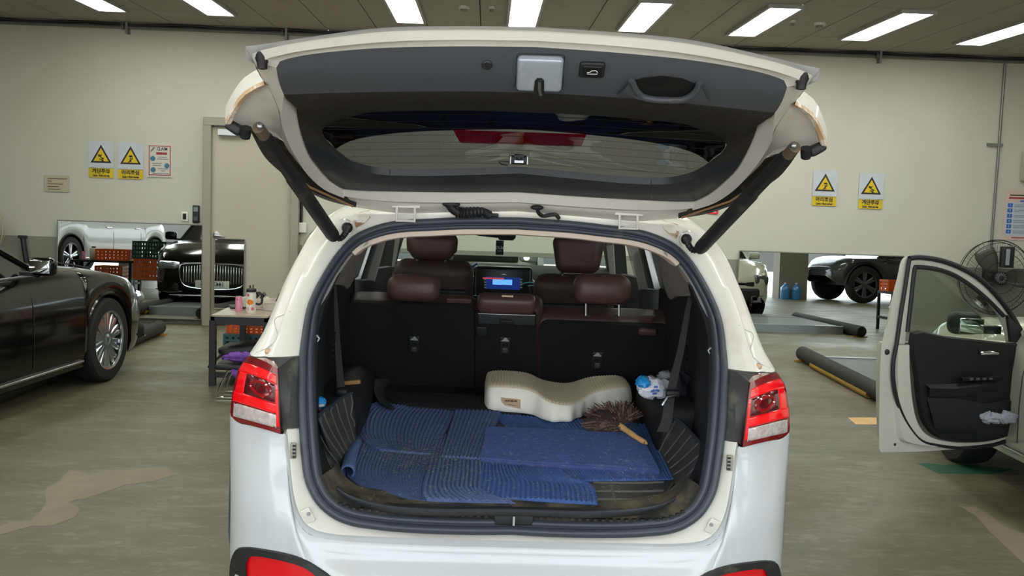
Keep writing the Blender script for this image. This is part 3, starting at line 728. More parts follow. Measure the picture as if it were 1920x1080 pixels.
for sx in (-1, 1):
    def put(name, b, mt, par, **k):
        if sx > 0: b.xf(Matrix.Diagonal((-1, 1, 1, 1)))
        return ob(name, b, mt, par, **k)
    base = lamp_patch(0, 1, 0, 1, 0, 14, 24)
    base.grid([[lamp_pt(0, j/24) for j in range(25)], [lamp_pt(0, j/24)+V((0, .09, 0)) for j in range(25)]])
    base.grid([[lamp_pt(1, j/24) for j in range(25)], [lamp_pt(1, j/24)+V((-.006, .10, 0)) for j in range(25)], [lamp_pt(1, j/24)+V((-.004, .2, 0)) for j in range(25)]])
    base.grid([[lamp_pt(i/14, 0) for i in range(15)], [lamp_pt(i/14, 0)+V((0, .09+.05*i/14, .005)) for i in range(15)]])
    tl = put('tail_lamp', base, LBD, suv, label='red and clear tail lamp, %s side' % ('left' if sx < 0 else 'right'))
    put('upper_red_band', lamp_patch(.06, .98, .12, .27, .004), LRED, tl)
    put('outer_red_band', lamp_patch(.78, .96, .27, .58, .004), LRED, tl)
    put('lower_red_band', lamp_patch(.06, .98, .56, .71, .004), LRED, tl)
    put('inner_red_edge', lamp_patch(.02, .08, .27, .9, .003), LRED, tl)
    put('dark_lens', lamp_patch(.1, .76, .28, .55, .005), LDK, tl)
    put('ring_element', M().tube([lamp_pt(.42+.22*math.cos(a), .42+.085*math.sin(a), .008) for a in [2*PI*k/20 for k in range(20)]], .006, 6, loop=True), mat('lamp_ring', (140, 14, 24), .15, coat=1.), tl)
    put('clear_lens', lamp_patch(.08, .95, .73, .93, .005), LCL, tl, label='clear lower lens')
    # dark bezel between lamp and seal
    bz = M()
    k1 = [lamp_pt(0, 0)+V((0, .02, 0)), lamp_pt(0, .5)+V((0, .02, 0)), lamp_pt(0, 1)+V((0, .02, 0))]
    k2 = [on(546, 671, G, -.03), on(545, 735, G, -.03), on(541, 803, G, -.03)]
    k3 = [on(562, 667, G, -.004), on(560, 735, G, -.004), on(562, 803, G, -.004)]
    bz.grid([resample(k1, 8), resample(k2, 8), resample(k3, 8)])
    bz.add([on(469, 667, G, .0), on(546, 671, G, -.03), lamp_pt(0, 0)+V((0, .02, 0)), lamp_pt(.5, 0)+V((0, .02, 0)), lamp_pt(1, 0)+V((0, .02, 0))], [(0, 1, 2, 3, 4)])
    bz.add([on(469, 667, G, .0), on(546, 671, G, -.03), on(562, 667, G, -.004)], [(0, 1, 2)])
    put('lamp_bezel', bz, mat('bezel_dusty', (58, 58, 58), .55, stain=((112, 108, 92), 11., .5, .75)), suv)
    put('bolt', M().lathe([(.011, 0), (.011, .006), (.006, .009)], drape(pilv, 503, 659, -.002), '-y', 14), mat('bolt_tan', (186, 160, 128), .4, metal=.3), suv)
    put('body_seam', M().tube([drape(pilv, x, y, .001) for x, y in ((545, 583), (530, 591), (518, 595), (514, 601), (516, 615), (521, 628), (514, 642), (498, 654), (480, 661))], .0016, 5), mat('seam_grey', (186, 184, 178), .6), suv)
    put('grommet_boss', M().lathe([(.034, 0), (.030, .012), (.022, .014)], drape(pilv, 646, 428, 0), '-y', 18), JAMB, suv)
    put('rust_patch', M().prism([drape(pilv, x, y, .003) for x, y in ((664, 400), (694, 394), (694, 408), (682, 420), (668, 427), (663, 416))], (0, .004, 0)), mat('rusty_sealant', (150, 116, 88), .8, stain=((206, 192, 172), 40., .45, .6)), suv)
    # vent and rubber plug on the lower jamb
    q = on(550, 845, G, -.028)
    vt = put('vent_stop', M().rbox(q, (.02, .014, .052), .004), mat('stop_beige', (150, 146, 136), .5), suv)
    b = M()
    for k in range(4): b.box(q+V((.004, -.008, -.018+.012*k)), (.01, .006, .006))
    put('slot', b, BLK, vt)
    q = on(577, 967, G, -.024); rr = Matrix.Rotation(R(-28), 3, 'Y')
    pg = put('plug', M().rbox(q, (.034, .008, .05), .004, rot=rr), JAMB, suv); put('screw', M().lathe([(.006, 0), (.006, .006)], q+V((.004, -.004, .008)), '-y', 10), STEEL, pg)
# --- sill plate and striker
so_ = sweep([p for p in S if p.z < .86], [(.050, .0), (.06, -.02), (.085, -.05), (.088, -.075), (.088, -.14)])
sp_ = [r for r in so_]
b = M().grid(sp_); b.grid([[mx(p) for p in r] for r in sp_])
sillv = bvh_of(b); ob('sill_plate', b, mat('sill_dusty', (44, 42, 39), .65, stain=((104, 96, 80), 9., .42, .7), var=(60, .2)), suv, label='dusty black ribbed sill plate')
b = M()
for i in range(46):
    x = -.56+i*1.12/45
    if abs(x) > .07:
        q = drape(sillv, 963+x*586, 969+x*20-34*max(0, abs(x)-.34), .003)
        b.box(q, (.012, .016, .008))
ob('sill_ribs', b, BLKD, suv)['kind'] = 'stuff'
lq = drape(sillv, 963, 971, .004); b = M().rbox(lq, (.13, .03, .045), .008); lt = ob('latch_cover', b, BLK, suv)
ob('striker', M().tube([lq+V((0, -.012, -.018)), lq+V((0, -.028, -.014)), lq+V((0, -.028, .012)), lq+V((0, -.008, .016))], .005, 8), CHROME, lt, label='bright steel striker loop')
# --- raised tailgate
NG = V((0, -.29, -.957))
def L3(pts, c0=None, c1=None):
    o = [at(x, y, Y) for x, y, Y in pts]
    if c0: o[0].x = 0
    if c1: o[-1].x = 0
    return o
Pt = L3([(1000, 88, 2.66), (858, 87, 2.663), (712, 90, 2.68), (595, 100, 2.71), (540, 110, 2.735), (522, 117, 2.745), (518, 127, 2.755)], 1)
Pb = L3([(1000, 174, 2.77), (858, 171, 2.775), (683, 173, 2.80), (600, 175, 2.82), (550, 177, 2.84), (538, 177, 2.848), (532, 177, 2.85)], 1)
Pt = resample(spline(Pt, 4), 30); Pb = resample(spline(Pb, 4), 30)
prow = [[t.lerp(q, v)+V((0, -.012*math.sin(PI*v), -.004*math.sin(PI*v))) for t, q in zip(Pt, Pb)] for v in (0, .06, .25, .5, .75, .94, 1)]
gatep = ob('tailgate', M(), JAMB, suv) if False else None
TRIM = mat('tailgate_trim', (72, 74, 79), .5, bump=(220, .06), stain=((92, 90, 90), 30., .66, .76)); FELT = mat('dark_felt', (44, 41, 38), .95, var=(60, .3), bump=(180, .5)); LTRIM = mat('lower_trim', (42, 43, 46), .45)
# frame ring
F1 = L3([(1000, 57, 2.635), (858, 55, 2.64), (712, 60, 2.65), (566, 78, 2.69), (500, 92, 2.715), (474, 100, 2.725), (474, 112, 2.75)], 1)
F2 = L3([(474, 112, 2.75), (494, 152, 2.84), (512, 180, 2.9), (526, 215, 3.0), (530, 263, 3.13), (556, 302, 3.26), (582, 331, 3.4), (608, 350, 3.5), (647, 363, 3.6)])
F3 = L3([(647, 363, 3.6), (670, 370, 3.66), (740, 380, 3.70), (850, 382, 3.71), (1000, 382, 3.715)], 0, 1)
T2 = L3([(532, 177, 2.85), (553, 193, 2.97), (557, 215, 3.04), (563, 244, 3.12), (577, 285, 3.25), (595, 311, 3.36), (618, 337, 3.48), (642, 353, 3.57)])
T3 = L3([(642, 353, 3.57), (680, 356, 3.61), (729, 357, 3.64), (850, 359, 3.66), (1000, 360, 3.67)], 0, 1)
nA, nB, nC = 30, 24, 20
f1 = resample(spline(F1, 4), nA); f2 = resample(spline(F2, 4), nB); f3 = resample(spline(F3, 4), nC)
t2 = resample(spline(T2, 4), nB); t3 = resample(spline(T3, 4), nC)
Fr = f1+f2+f3; Tr = Pt+[Pt[-1].lerp(t2[0], k/4) for k in range(0)]+t2+t3
side_p = resample([Pt[-1], Pb[-1]], 6)
fr = M()
fr.grid([f1, [a.lerp(c, .35)+NG*.012 for a, c in zip(f1, Pt)], [a.lerp(c, .7)+NG*.002 for a, c in zip(f1, Pt)], Pt])
fs = resample(f2[:9], 6)
fr.grid([fs, [a.lerp(c, .5)+NG*.006 for a, c in zip(fs, side_p)], side_p])
g2 = f2[8:]; h2 = resample(t2, len(g2))
fr.grid([g2, [a.lerp(c, .3)+NG*.022 for a, c in zip(g2, h2)], [a.lerp(c, .72)+NG*.012 for a, c in zip(g2, h2)], h2])
fr.grid([f3, [a.lerp(c, .5)+NG*.018 for a, c in zip(f3, t3)], t3])
# metal below the trim, down to the hinge line
Hl = L3([(668, 389, 3.745), (730, 398, 3.755), (760, 400, 3.76), (850, 398, 3.765), (1000, 397, 3.77)], 0, 1)
hl = resample(spline(Hl, 4), nC); f3b = [p+V((0, .002, -.004)) for p in f3]
fr.grid([f3, f3b, [a.lerp(c, .5) for a, c in zip(f3b, hl)], hl]); fr.mirror()
gate = ob('tailgate', fr, JAMB, suv, sharp=50, label='raised white tailgate seen from inside')
# outer skin
E0 = L3([(1000, 50.5, 2.605), (858, 49, 2.61), (712, 52.5, 2.625), (566, 71.5, 2.665), (500, 82, 2.69), (460, 87, 2.705)], 1)
e0 = resample(spline(E0, 4), nA); e1 = [a.lerp(c, .35)+V((0, 0, -.002)) for a, c in zip(e0, f1)]
up = [V((p.x*.97, p.y+.30, p.z+.02-.075*(abs(p.x)/.74)**3)) for p in e0]; up2 = [V((p.x*1.0, 3.3, 2.13)) for p in e0]; up3 = [V((p.x*.86, 3.8, 1.81)) for p in e0]
sk = M().grid([f1, e1, e0, up, up2] if False else [f1, e1, e0, [V((p.x*.99, p.y+.06, p.z+.006-.02*(abs(p.x)/.74)**3)) for p in e0], up])
cap_in = L3([(460, 87, 2.705), (461, 110, 2.73), (467, 113, 2.74), (474, 111, 2.75)])
sk.add([e0[-1], cap_in[1], cap_in[2], f1[-1], up[-1]], [(0, 1, 2, 3), (0, 4, 3), (1, 4, 0), (2, 4, 1), (3, 4, 2)])
# skin of the lower section and flanks
wl = [V((-.74*k/15, 2.98, 2.20-.05*(k/15)**2)) for k in range(16)]
sk.grid([resample(up, 16), wl, [V((p.x*.98, 3.06, 2.17-.05*(p.x/.74)**2)) for p in wl]])
sk.mirror(); ob('outer_skin', sk, WHITE, gate, sharp=60)
for sx in (-1, 1):
    ear = L3([(494, 152, 2.84), (476, 160, 2.86), (458, 171, 2.88), (446, 184, 2.9), (437, 198, 2.92), (429, 212, 2.94), (422, 227, 2.96), (432, 232, 2.985), (450, 237, 3.01), (480, 243, 3.06), (511, 256, 3.12), (531, 264, 3.135)])
    inn = L3([(494, 152, 2.84), (500, 160, 2.86), (506, 170, 2.88), (511, 180, 2.9), (516, 190, 2.93), (520, 200, 2.96), (524, 215, 3.0), (526, 225, 3.03), (527, 235, 3.06), (528, 245, 3.09), (529, 255, 3.11), (531, 264, 3.135)])
    b = M().grid([ear, [a.lerp(c, .3)+V((.0, .0, .012)) for a, c in zip(ear, inn)], inn]); lip = M().grid([ear[:7], [p+V((.004, -.006, -.010)) for p in ear[:7]], [p+V((.016, .0, -.008)) for p in ear[:7]], [p+V((.02, .01, .004)) for p in ear[:7]]])
    outer = M().grid([ear, [p+V((-.004, .02, .04)) for p in ear], [V((-.62, p.y+.12, p.z+.09)) for p in ear]])
    for q in (b, lip, outer):
        if sx > 0: q.xf(Matrix.Diagonal((-1, 1, 1, 1)))
    b.add(outer.v, outer.f); ob('quarter_corner', b, JAMB, gate, label='white outer corner of the tailgate'); ob('folded_edge', lip, mat('edge_tan', (190, 160, 124), .5, stain=((222, 214, 200), 20., .5, .6)), gate)
panel = M().grid(prow).mirror(); panv = bvh_of(panel)
ob('edge_trim', panel, TRIM, gate, label='dark scuffed trim on the tailgate bottom edge')
# glass and the trim round it
Gt = L3([(1000, 199, 3.12), (887, 195, 3.12), (712, 197, 3.13), (668, 205, 3.15), (632, 214, 3.17), (612, 226, 3.185)], 1)
Gs = L3([(612, 226, 3.185), (602, 241, 3.2), (610, 260, 3.26), (624, 275, 3.31), (653, 298, 3.39), (683, 309, 3.44)])
Gb = L3([(683, 309, 3.44), (712, 314, 3.48), (780, 317, 3.5), (880, 315, 3.52), (1000, 313, 3.53)], 0, 1)
gt = resample(spline(Gt, 4), nA); gs = resample(spline(Gs, 4), nB); gb = resample(spline(Gb, 4), nC)
felt = M()
def band(T, Gl): return [T, [a.lerp(c, .06)+NG*.008 for a, c in zip(T, Gl)], [a.lerp(c, .5)+NG*.014 for a, c in zip(T, Gl)], [a.lerp(c, .97)+NG*.022 for a, c in zip(T, Gl)], [c+NG*.0 for c in Gl]]
k_ = 10
felt.grid(band(Pb, gt)); felt.grid(band(t2[:k_+1], gs[:k_+1])); felt.mirror(); ob('felt_trim', felt, FELT, gate, sharp=60, label='dark felt lining beside the rear window')
ltr = M().grid(band(t2[k_:], gs[k_:])); ltr.grid(band(t3, gb)); ltr.mirror(); ob('window_trim', ltr, LTRIM, gate, sharp=60, label='smooth black trim below the rear window')
for sx in (-1, 1):
    b = M().tube([drape(bvh_of(ltr), x, y, .0015) for x, y in ((731, 318), (731, 326), (730, 335), (729, 346), (729, 355))], .0016, 5)
    if sx > 0: b.xf(Matrix.Diagonal((-1, 1, 1, 1)))
    ob('trim_joint', b, BLK, gate)
gl = gt+gs[1:]+gb[1:]; cen = [V((0, p.y, p.z)) for p in gl]
glass = M(); half = [[p.lerp(c, k/8)+NG*(-.012*k/8) for k in range(9)] for p, c in zip(gl, [V((0, 3.12+(3.53-3.12)*min(1, i/(len(gl)-1)), 2.056+(1.885-2.056)*min(1, i/(len(gl)-1)))) for i in range(len(gl))])]
glass.grid(half); glass.mirror(); glv = bvh_of(glass)
ob('rear_window', glass, TINT, gate, label='tinted rear window of the raised tailgate')
ymid = lambda x, t: None
for k in range(8):
    y0 = 212+13*k; pts = []
    for i in range(41):
        x = 604+(1356-604)*i/40; yy = y0-13*math.sin(PI*i/40)+18+(x-980)*.035
        p = drape(glv, x, yy, .001)
        if p: pts.append(p)
    if len(pts) > 4: ob('heater_line', M().tube(pts, .0006, 4), BLK, gate)
# black panel added above the glass to darken it, brake lamp at its edge
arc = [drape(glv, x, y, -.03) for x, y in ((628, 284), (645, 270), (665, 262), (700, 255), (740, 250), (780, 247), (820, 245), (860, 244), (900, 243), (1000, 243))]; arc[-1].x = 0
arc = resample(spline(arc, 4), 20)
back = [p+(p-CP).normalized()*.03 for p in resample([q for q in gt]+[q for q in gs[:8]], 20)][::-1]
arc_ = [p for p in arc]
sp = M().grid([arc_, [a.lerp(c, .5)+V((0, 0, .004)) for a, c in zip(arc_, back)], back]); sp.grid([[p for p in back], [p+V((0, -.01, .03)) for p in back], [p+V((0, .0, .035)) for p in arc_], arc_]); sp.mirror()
ob('added_dark_panel', sp, BLK, gate, label='black panel added to darken the lower half of the rear window')
def brow(x0, y0, x1, y1, d): return [drape(glv, x0+(x1-x0)*i/12, y0+(y1-y0)*i/12, d) for i in range(13)]
bl = M().grid([brow(849, 243, 1100, 252, -.022), brow(852, 248, 1098, 256, -.016), brow(861, 265, 1091, 273, -.016), brow(864, 268, 1088, 275, -.022)])
ob('brake_lamp', bl, mat('brake_red', (225, 20, 40), .3, emit=(200, 10, 30), es=.25), gate, label='red high brake lamp seen through the rear window')
# fittings on the bottom edge
def pf(x, y, d=.0):
    p = drape(panv, x, y, 0); q = drape(panv, x+6, y+.2, 0); s_ = drape(panv, x, y-6, 0)
    f_ = frame(p, q-p, s_-p); f_.translation = p + (f_.to_3x3() @ V((0, 0, 1)))*d; return f_
SILV = mat('latch_silver', (176, 182, 192), .3, metal=.35, stain=((206, 208, 212), 30., .55, .7))
f_ = pf(1012, 136)
lb = M().rbox((0, 0, .002), (.118, .106, .03), .012); lat = ob('latch', lb.xf(f_), SILV, gate, label='silver latch cover')
ob('latch_slot', M().prism([(f_ @ V(p)) for p in ((-.014, -.055, .018), (-.012, -.012, .018), (-.006, -.004, .018), (.006, -.004, .018), (.012, -.012, .018), (.014, -.055, .018))], f_.to_3x3() @ V((0, 0, .002))), BLK, gate)
ob('latch_claw', M().tube([f_ @ V(p) for p in ((0, -.012, .021), (.001, -.035, .024), (.006, -.056, .02))], .005, 8), STEEL, gate)
ob('latch_surround', M().rbox((0, 0, -.008), (.128, .114, .024), .014).xf(f_), LTRIM, gate)
f_ = pf(1110, 130); ob('button_frame', M().rbox((0, 0, 0), (.066, .048, .016), .008).xf(f_), BLK, gate)
ob('close_button', M().rbox((0, 0, .006), (.05, .034, .012), .005).xf(f_), mat('button_black', (22, 22, 24), .3), gate)
ico = [(-.013, -.004), (-.013, .0), (-.006, .001), (-.002, .006), (.008, .007), (.013, .003), (.013, -.004)]
ob('car_icon', M().tube([f_ @ V((x, y-.001, .0135)) for x, y in ico], .0011, 5, loop=True).xf(Matrix.Identity(4)), mat('icon_white', (225, 225, 225), .4), gate)
f_ = pf(913, 121); ob('clip', M().lathe([(.014, 0), (.014, .003), (.011, .006), (.005, .006), (.005, .003)], (0, 0, 0), 'z', 16).xf(f_), LTRIM, gate)
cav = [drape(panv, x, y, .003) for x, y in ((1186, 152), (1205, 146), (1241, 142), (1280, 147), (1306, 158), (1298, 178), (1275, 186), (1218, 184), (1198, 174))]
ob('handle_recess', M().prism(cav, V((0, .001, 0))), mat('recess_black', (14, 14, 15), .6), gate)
lip = [drape(panv, x, y, .012) for x, y in ((1184, 150), (1192, 168), (1204, 181), (1222, 186), (1250, 188), (1280, 187), (1298, 178), (1308, 166), (1312, 155))]
low = [drape(panv, x, y, .006) for x, y in ((1156, 178), (1170, 184), (1190, 190), (1215, 194), (1240, 194), (1268, 194), (1298, 196), (1318, 194), (1330, 192))]
hb = M().tube(spline(lip, 3), .009, 8); hb.grid([lip, [a.lerp(c, .5)+V((0, -.008, -.006)) for a, c in zip(lip, [p or lip[i] for i, p in enumerate(low)])], [p or lip[i] for i, p in enumerate(low)]])
ob('pull_handle', hb, TRIM, gate, label='moulded pull handle')
for x, y in ((630, 71), (1016, 64), (1390, 99)): ob('flange_clip', M().box(at(x, y, 2.645+.00000016*(x-1000)**2*1.8), (.03, .008, .012)), BLK, gate)
for sx in (-1, 1):
    p = at(492, 104, 2.74); p.x = sx*abs(p.x)
    ob('rubber_stop', M().lathe([(.021, .012), (.019, -.008), (.014, -.02), (.013, -.034), (.006, -.036)], p, 'z', 16), BLK, gate)
    ob('corner_trim', M().prism([V((sx*abs(q.x), q.y, q.z)) for q in (at(476, 114, 2.78), at(480, 128, 2.8), at(488, 143, 2.83), at(494, 151, 2.84), at(495, 142, 2.83), at(484, 122, 2.79))], (0, .02, .01)), BLK, gate)
    # weather channel on the gate flank
    ci = [(478, 240, 3.04), (511, 255, 3.11), (530, 264, 3.14), (556, 302, 3.27), (582, 331, 3.41), (608, 350, 3.51), (647, 362, 3.61), (671, 368, 3.68)]
    co = [(470, 246, 3.06), (485, 276, 3.13), (501, 300, 3.2), (530, 326, 3.32), (555, 346, 3.44), (578, 360, 3.54), (617, 377, 3.63), (667, 389, 3.7)]
    a_ = resample(spline([at(*p) for p in ci], 4), 30); c_ = resample(spline([at(*p) for p in co], 4), 30)
    b = M().grid([a_, [p.lerp(q, .3)+V((0, 0, .012)) for p, q in zip(a_, c_)], [p.lerp(q, .6)+V((0, -.006, -.008)) for p, q in zip(a_, c_)], c_, [q+V((0, .02, .03)) for q in c_]])
    if sx > 0: b.xf(Matrix.Diagonal((-1, 1, 1, 1)))
    ob('side_channel', b, mat('channel_dirty', (40, 38, 36), .6, stain=((120, 98, 74), 9., .6, .8)), gate)
    b = M().tube([at(*p)+V((0, -.004, -.004)) for p in ((520, 282, 3.16), (545, 318, 3.3), (580, 348, 3.46), (620, 366, 3.58), (662, 385, 3.68))], .004, 6)
    if sx > 0: b.xf(Matrix.Diagonal((-1, 1, 1, 1)))
    ob('drain_line', b, mat('dirty_tan', (150, 120, 88), .7), gate)
    # gas strut
    def put(name, b, mt, par, **k):
        if sx > 0: b.xf(Matrix.Diagonal((-1, 1, 1, 1)))
        return ob(name, b, mt, par, **k)
    p0, p1 = at(487, 243, 2.95), at(626, 444, 3.60); d_ = (p1-p0).normalized()
    pm_ = p0.lerp(p1, .40)
    st = put('gas_strut', M().tube([pm_-d_*.01, pm_, p1-d_*.02, p1], [.021, .024, .024, .020], 16), BLKD, suv, label='black gas strut, %s side' % ('left' if sx < 0 else 'right'))
    put('strut_sleeve', M().tube([p0+d_*.03, p0+d_*.05, pm_], [.017, .021, .021], 16), BLK, st)
    put('strut_bracket', M().tube([p0-d_*.012, p0+d_*.035], .018, 12), mat('bracket_tan', (120, 108, 92), .45, metal=.5), st)
    put('bracket_bolt', M().sphere(p0+V((.004, -.015, .008)), .011, 10, 6), STEEL, st)
    put('buffer', M().tube([at(461, 240, 2.97), at(460, 258, 2.985)], [.017, .014], 12), BLK, gate)
    put('buffer_base', M().rbox(at(441, 240, 2.99), (.05, .05, .03), .01, rot=Matrix.Rotation(R(32), 3, 'Y')), BLK, gate)
    cbl = spline([p1+V((.0, -.01, .0)), at(637, 447, 3.6), at(645, 441, 3.6), at(650, 432, 3.615), at(653, 426, 3.63)], 6)
    put('cable_boot', M().tube(cbl, [.009+.003*(i % 2) for i in range(len(cbl))], 10), BLK, suv)
    put('grommet', M().sphere(at(651, 427, 3.645), (.02, .02, .02)), BLK, suv)
    # hinge
    hx = -.398; hz = 1.705; hy = 3.752
    hg = put('hinge', M().box((hx, hy-.03, hz+.035), (.10, .014, .012)), JAMB, suv)
    put('hinge_arm', M().tube([(hx-.032, hy-.03, hz+.035), (hx-.032, hy-.035, hz-.018), (hx+.032, hy-.035, hz-.018), (hx+.032, hy-.03, hz+.035)], .006, 8), JAMB, hg)
h0 = spline([at(842, 383, 3.70), at(852, 395, 3.71), at(866, 399, 3.72), at(886, 398, 3.73), at(904, 397, 3.745), at(918, 404, 3.76)], 6)
hs = ob('harness_boot', M().tube(h0, [.016+.005*(i % 2)*(1 if 8 < i < 24 else 0) for i in range(len(h0))], 12), BLK, suv)
ob('boot_flange', M().sphere(at(846, 383, 3.70), (.032, .014, .012)), BLK, hs); ob('boot_foot', M().rbox(at(922, 403, 3.77), (.05, .03, .012), .005), BLK, hs)
h0 = spline([at(1008, 391, 3.70), at(1010, 399, 3.71), at(1018, 405, 3.725), at(1032, 403, 3.735), at(1042, 403, 3.745), at(1048, 409, 3.76)], 6)
hs = ob('washer_hose', M().tube(h0, .0075, 8), BLKD, suv); ob('hose_flange', M().sphere(at(1007, 389, 3.70), (.024, .012, .009)), BLKD, hs)
# --- little camera stuck to the rear window
t = thing('rear_camera', 'small black and silver dash camera stuck inside the rear window', 'camera', drape(glv, 973, 298, 0))
q = drape(glv, 973, 300, .018)
ob('body', M().rbox(q, (.058, .024, .03), .008), BLK, t)
for sx in (-1, 1): ob('end_cap', M().rbox(q+V((sx*.028, 0, 0)), (.006, .028, .032), .003), STEEL, t)
ob('name_strip', M().box(q+V((.0, -.0125, -.006)), (.03, .003, .008)), STEEL, t); ob('lens', M().sphere(q+V((0, -.012, .006)), .009), BLK, t)
ob('cable', M().tube([drape(glv, x, y, .004) for x, y in ((958, 304), (945, 303), (935, 303), (940, 308), (952, 310))], .0022, 5), BLK, t)
ob('mount', M().box(drape(glv, 973, 292, .003), (.03, .006, .01)), BLK, t)
# ================================================================== inside the white car
CARPET = mat('black_carpet', (15, 15, 16), .95, var=(120, .15), bump=(400, .3)); TRIMB = mat('cargo_black_trim', (23, 23, 24), .6, bump=(200, .1)); LEATH = mat('brown_leather', (78, 59, 55), .42, var=(14, .1), bump=(160, .12)); LEATHD = mat('brown_leather_dark', (66, 51, 48), .5, bump=(160, .1))
GREYT = mat('pillar_grey', (150, 146, 140), .6); QTRIM = mat('quarter_trim', (128, 122, 116), .7)
# floor and side linings
ob('cargo_floor', M().prism([onfloor(-.76, 3.33, -.02), onfloor(.76, 3.33, -.02), onfloor(.76, 5.0, -.02), onfloor(-.76, 5.0, -.02)], (0, 0, -.02)), TRIMB, suv)
for sx in (-1, 1):
    def put(name, b, mt, par, **k):
        if sx > 0: b.xf(Matrix.Diagonal((-1, 1, 1, 1)))
        return ob(name, b, mt, par, **k)
    near = [on(x, y, G, .075) for x, y in ((638, 512), (622, 545), (608, 575), (599, 610), (595, 660), (593, 720), (593, 800), (598, 860), (612, 905), (635, 935))]
    far = [V((-.72, 4.9, z)) for z in (1.40, 1.36, 1.32, 1.28, 1.22, 1.15, 1.05, .97, .92, .89)]
    mid = [a.lerp(c, .35)+V((-.03, 0, 0)) for a, c in zip(near, far)]
    put('cargo_side_trim', M().grid([[p+V((-.03, -.03, 0)) for p in near], near, mid, far]), TRIMB, suv, label='black cargo side lining, %s side' % ('left' if sx < 0 else 'right'))
    # light grey trim up the tailgate pillar, darker quarter trim, bars of the quarter and door windows
    st = [(592, 577), (603, 571), (617, 548), (632, 518), (648, 494), (666, 472), (690, 457), (688, 440), (655, 455), (630, 480), (606, 520), (594, 550)]
    put('pillar_trim', M().prism([on(x, y, G, .035) for x, y in st], (-.01, .02, 0)), GREYT, suv)
    q = [(626, 533), (640, 508), (664, 474), (690, 454), (683, 478), (668, 515), (656, 538), (650, 542), (646, 535)]
    qz = [3.85, 3.8, 3.85, 4.0, 4.25, 4.4, 4.5, 4.5, 4.3]
    put('quarter_trim', M().prism([at(x, y, Y) for (x, y), Y in zip(q, qz)], (-.04, .0, .0)), QTRIM, suv)
    put('quarter_rubber', M().prism([at(x, y, 4.55) for x, y in ((686, 455), (694, 452), (672, 518), (664, 524))], (-.03, .04, 0)), BLK, suv)
    put('door_edge', M().prism([at(x, y, 4.85) for x, y in ((692, 451), (701, 447), (676, 523), (664, 522))], (-.03, .05, 0)), WHITE, suv)
    put('door_rubber', M().prism([at(x, y, 4.9) for x, y in ((698, 449), (712, 444), (688, 523), (676, 524))], (-.03, .06, 0)), BLK, suv)
    put('centre_pillar', M().prism([at(x, y, 4.98) for x, y in ((711, 445), (727, 440), (703, 528), (686, 528))], (-.03, .08, 0)), GREYT, suv)
    put('belt_lining', M().prism([at(x, y, 4.95) for x, y in ((655, 524), (702, 527), (700, 600), (652, 600))], (-.03, .05, 0)), TRIMB, suv)
    put('front_door_pillar', M().prism([at(x, y, 6.0) for x, y in ((728, 440), (742, 438), (732, 520), (716, 520))], (-.03, .06, 0)), BLK, suv)
    put('windscreen_pillar', M().prism([at(x, y, 6.5) for x, y in ((739, 438), (752, 437), (740, 500), (731, 502))], (-.03, .06, 0)), GREYT, suv)
    put('rear_door_lining', M().prism([at(x, y, 5.3) for x, y in ((700, 505), (735, 500), (735, 580), (700, 580))], (-.03, .05, 0)), TRIMB, suv)
    # luggage hook and vent on the lining
    put('hook', M().tube([at(588, 628, 3.52)+V((.01, 0, 0)), at(589, 634, 3.52)+V((.018, 0, 0)), at(589, 640, 3.52)+V((.012, 0, 0))], .004, 6), STEEL, suv)
    vt = M()
    for k in range(4): vt.box((-.682, 4.0, 1.17+.02*k), (.008, .09, .007), Matrix.Rotation(R(20), 3, 'X'))
    put('side_vent', vt, BLK, suv)
    # wheel-arch box with a recessed tray on top
    put('wheel_box', M().rbox((-.68, 4.2, .90), (.22, .70, .27), .07, k=4), TRIMB, suv, label='black wheel-arch box with a shallow tray')
ob('tray_rim', M().tube(spline([at(612, 729, 3.95), at(622, 712, 4.15), at(636, 699, 4.35), at(660, 701, 4.4), at(682, 708, 4.35), at(672, 722, 4.15), at(660, 733, 4.0)], 3, True), .004, 6, loop=True), mat('lever_grey', (62, 62, 64), .4), suv)
sb = M().tube([at(628, 526, 4.2), at(629, 560, 4.15), at(634, 640, 4.05), at(641, 728, 3.95)], .004, 6)
def strap(pts, w0, w1=None):
    w1 = w1 or w0; n = len(pts)
    return M().rings([[p+V((-w, 0, 0)), p+V((w, 0, 0)), p+V((w, .003, .001)), p+V((-w, .003, .001))] for i, p in enumerate(pts) for w in [w0+(w1-w0)*i/(n-1)]])
BELT = mat('belt_webbing', (52, 51, 50), .7)
bl_ = ob('seat_belt', strap([at(628, 524, 4.1), at(630, 575, 4.05), at(633, 640, 4.0), at(637, 700, 3.92), at(640, 735, 3.88)], .004, .016), BELT, suv, label='grey seat belt hanging at the left')
ob('buckle', M().rbox(at(641, 735, 3.87), (.05, .04, .035), .015), BLK, bl_)
br_ = ob('seat_belt', strap([at(1297, 545, 3.98), at(1288, 590, 3.95), at(1278, 650, 3.9), at(1266, 700, 3.85), at(1257, 740, 3.82), at(1250, 790, 3.78), at(1242, 810, 3.78)], .008, .022), BELT, suv, label='grey seat belt hanging at the right')
ob('buckle', M().rbox(at(1262, 738, 3.80), (.055, .03, .03), .01), BLK, br_)
ob('buckle_tongue', M().tube([at(1242, 760, 3.77), at(1252, 745, 3.77), at(1268, 741, 3.78)], .006, 8), STEEL, br_)
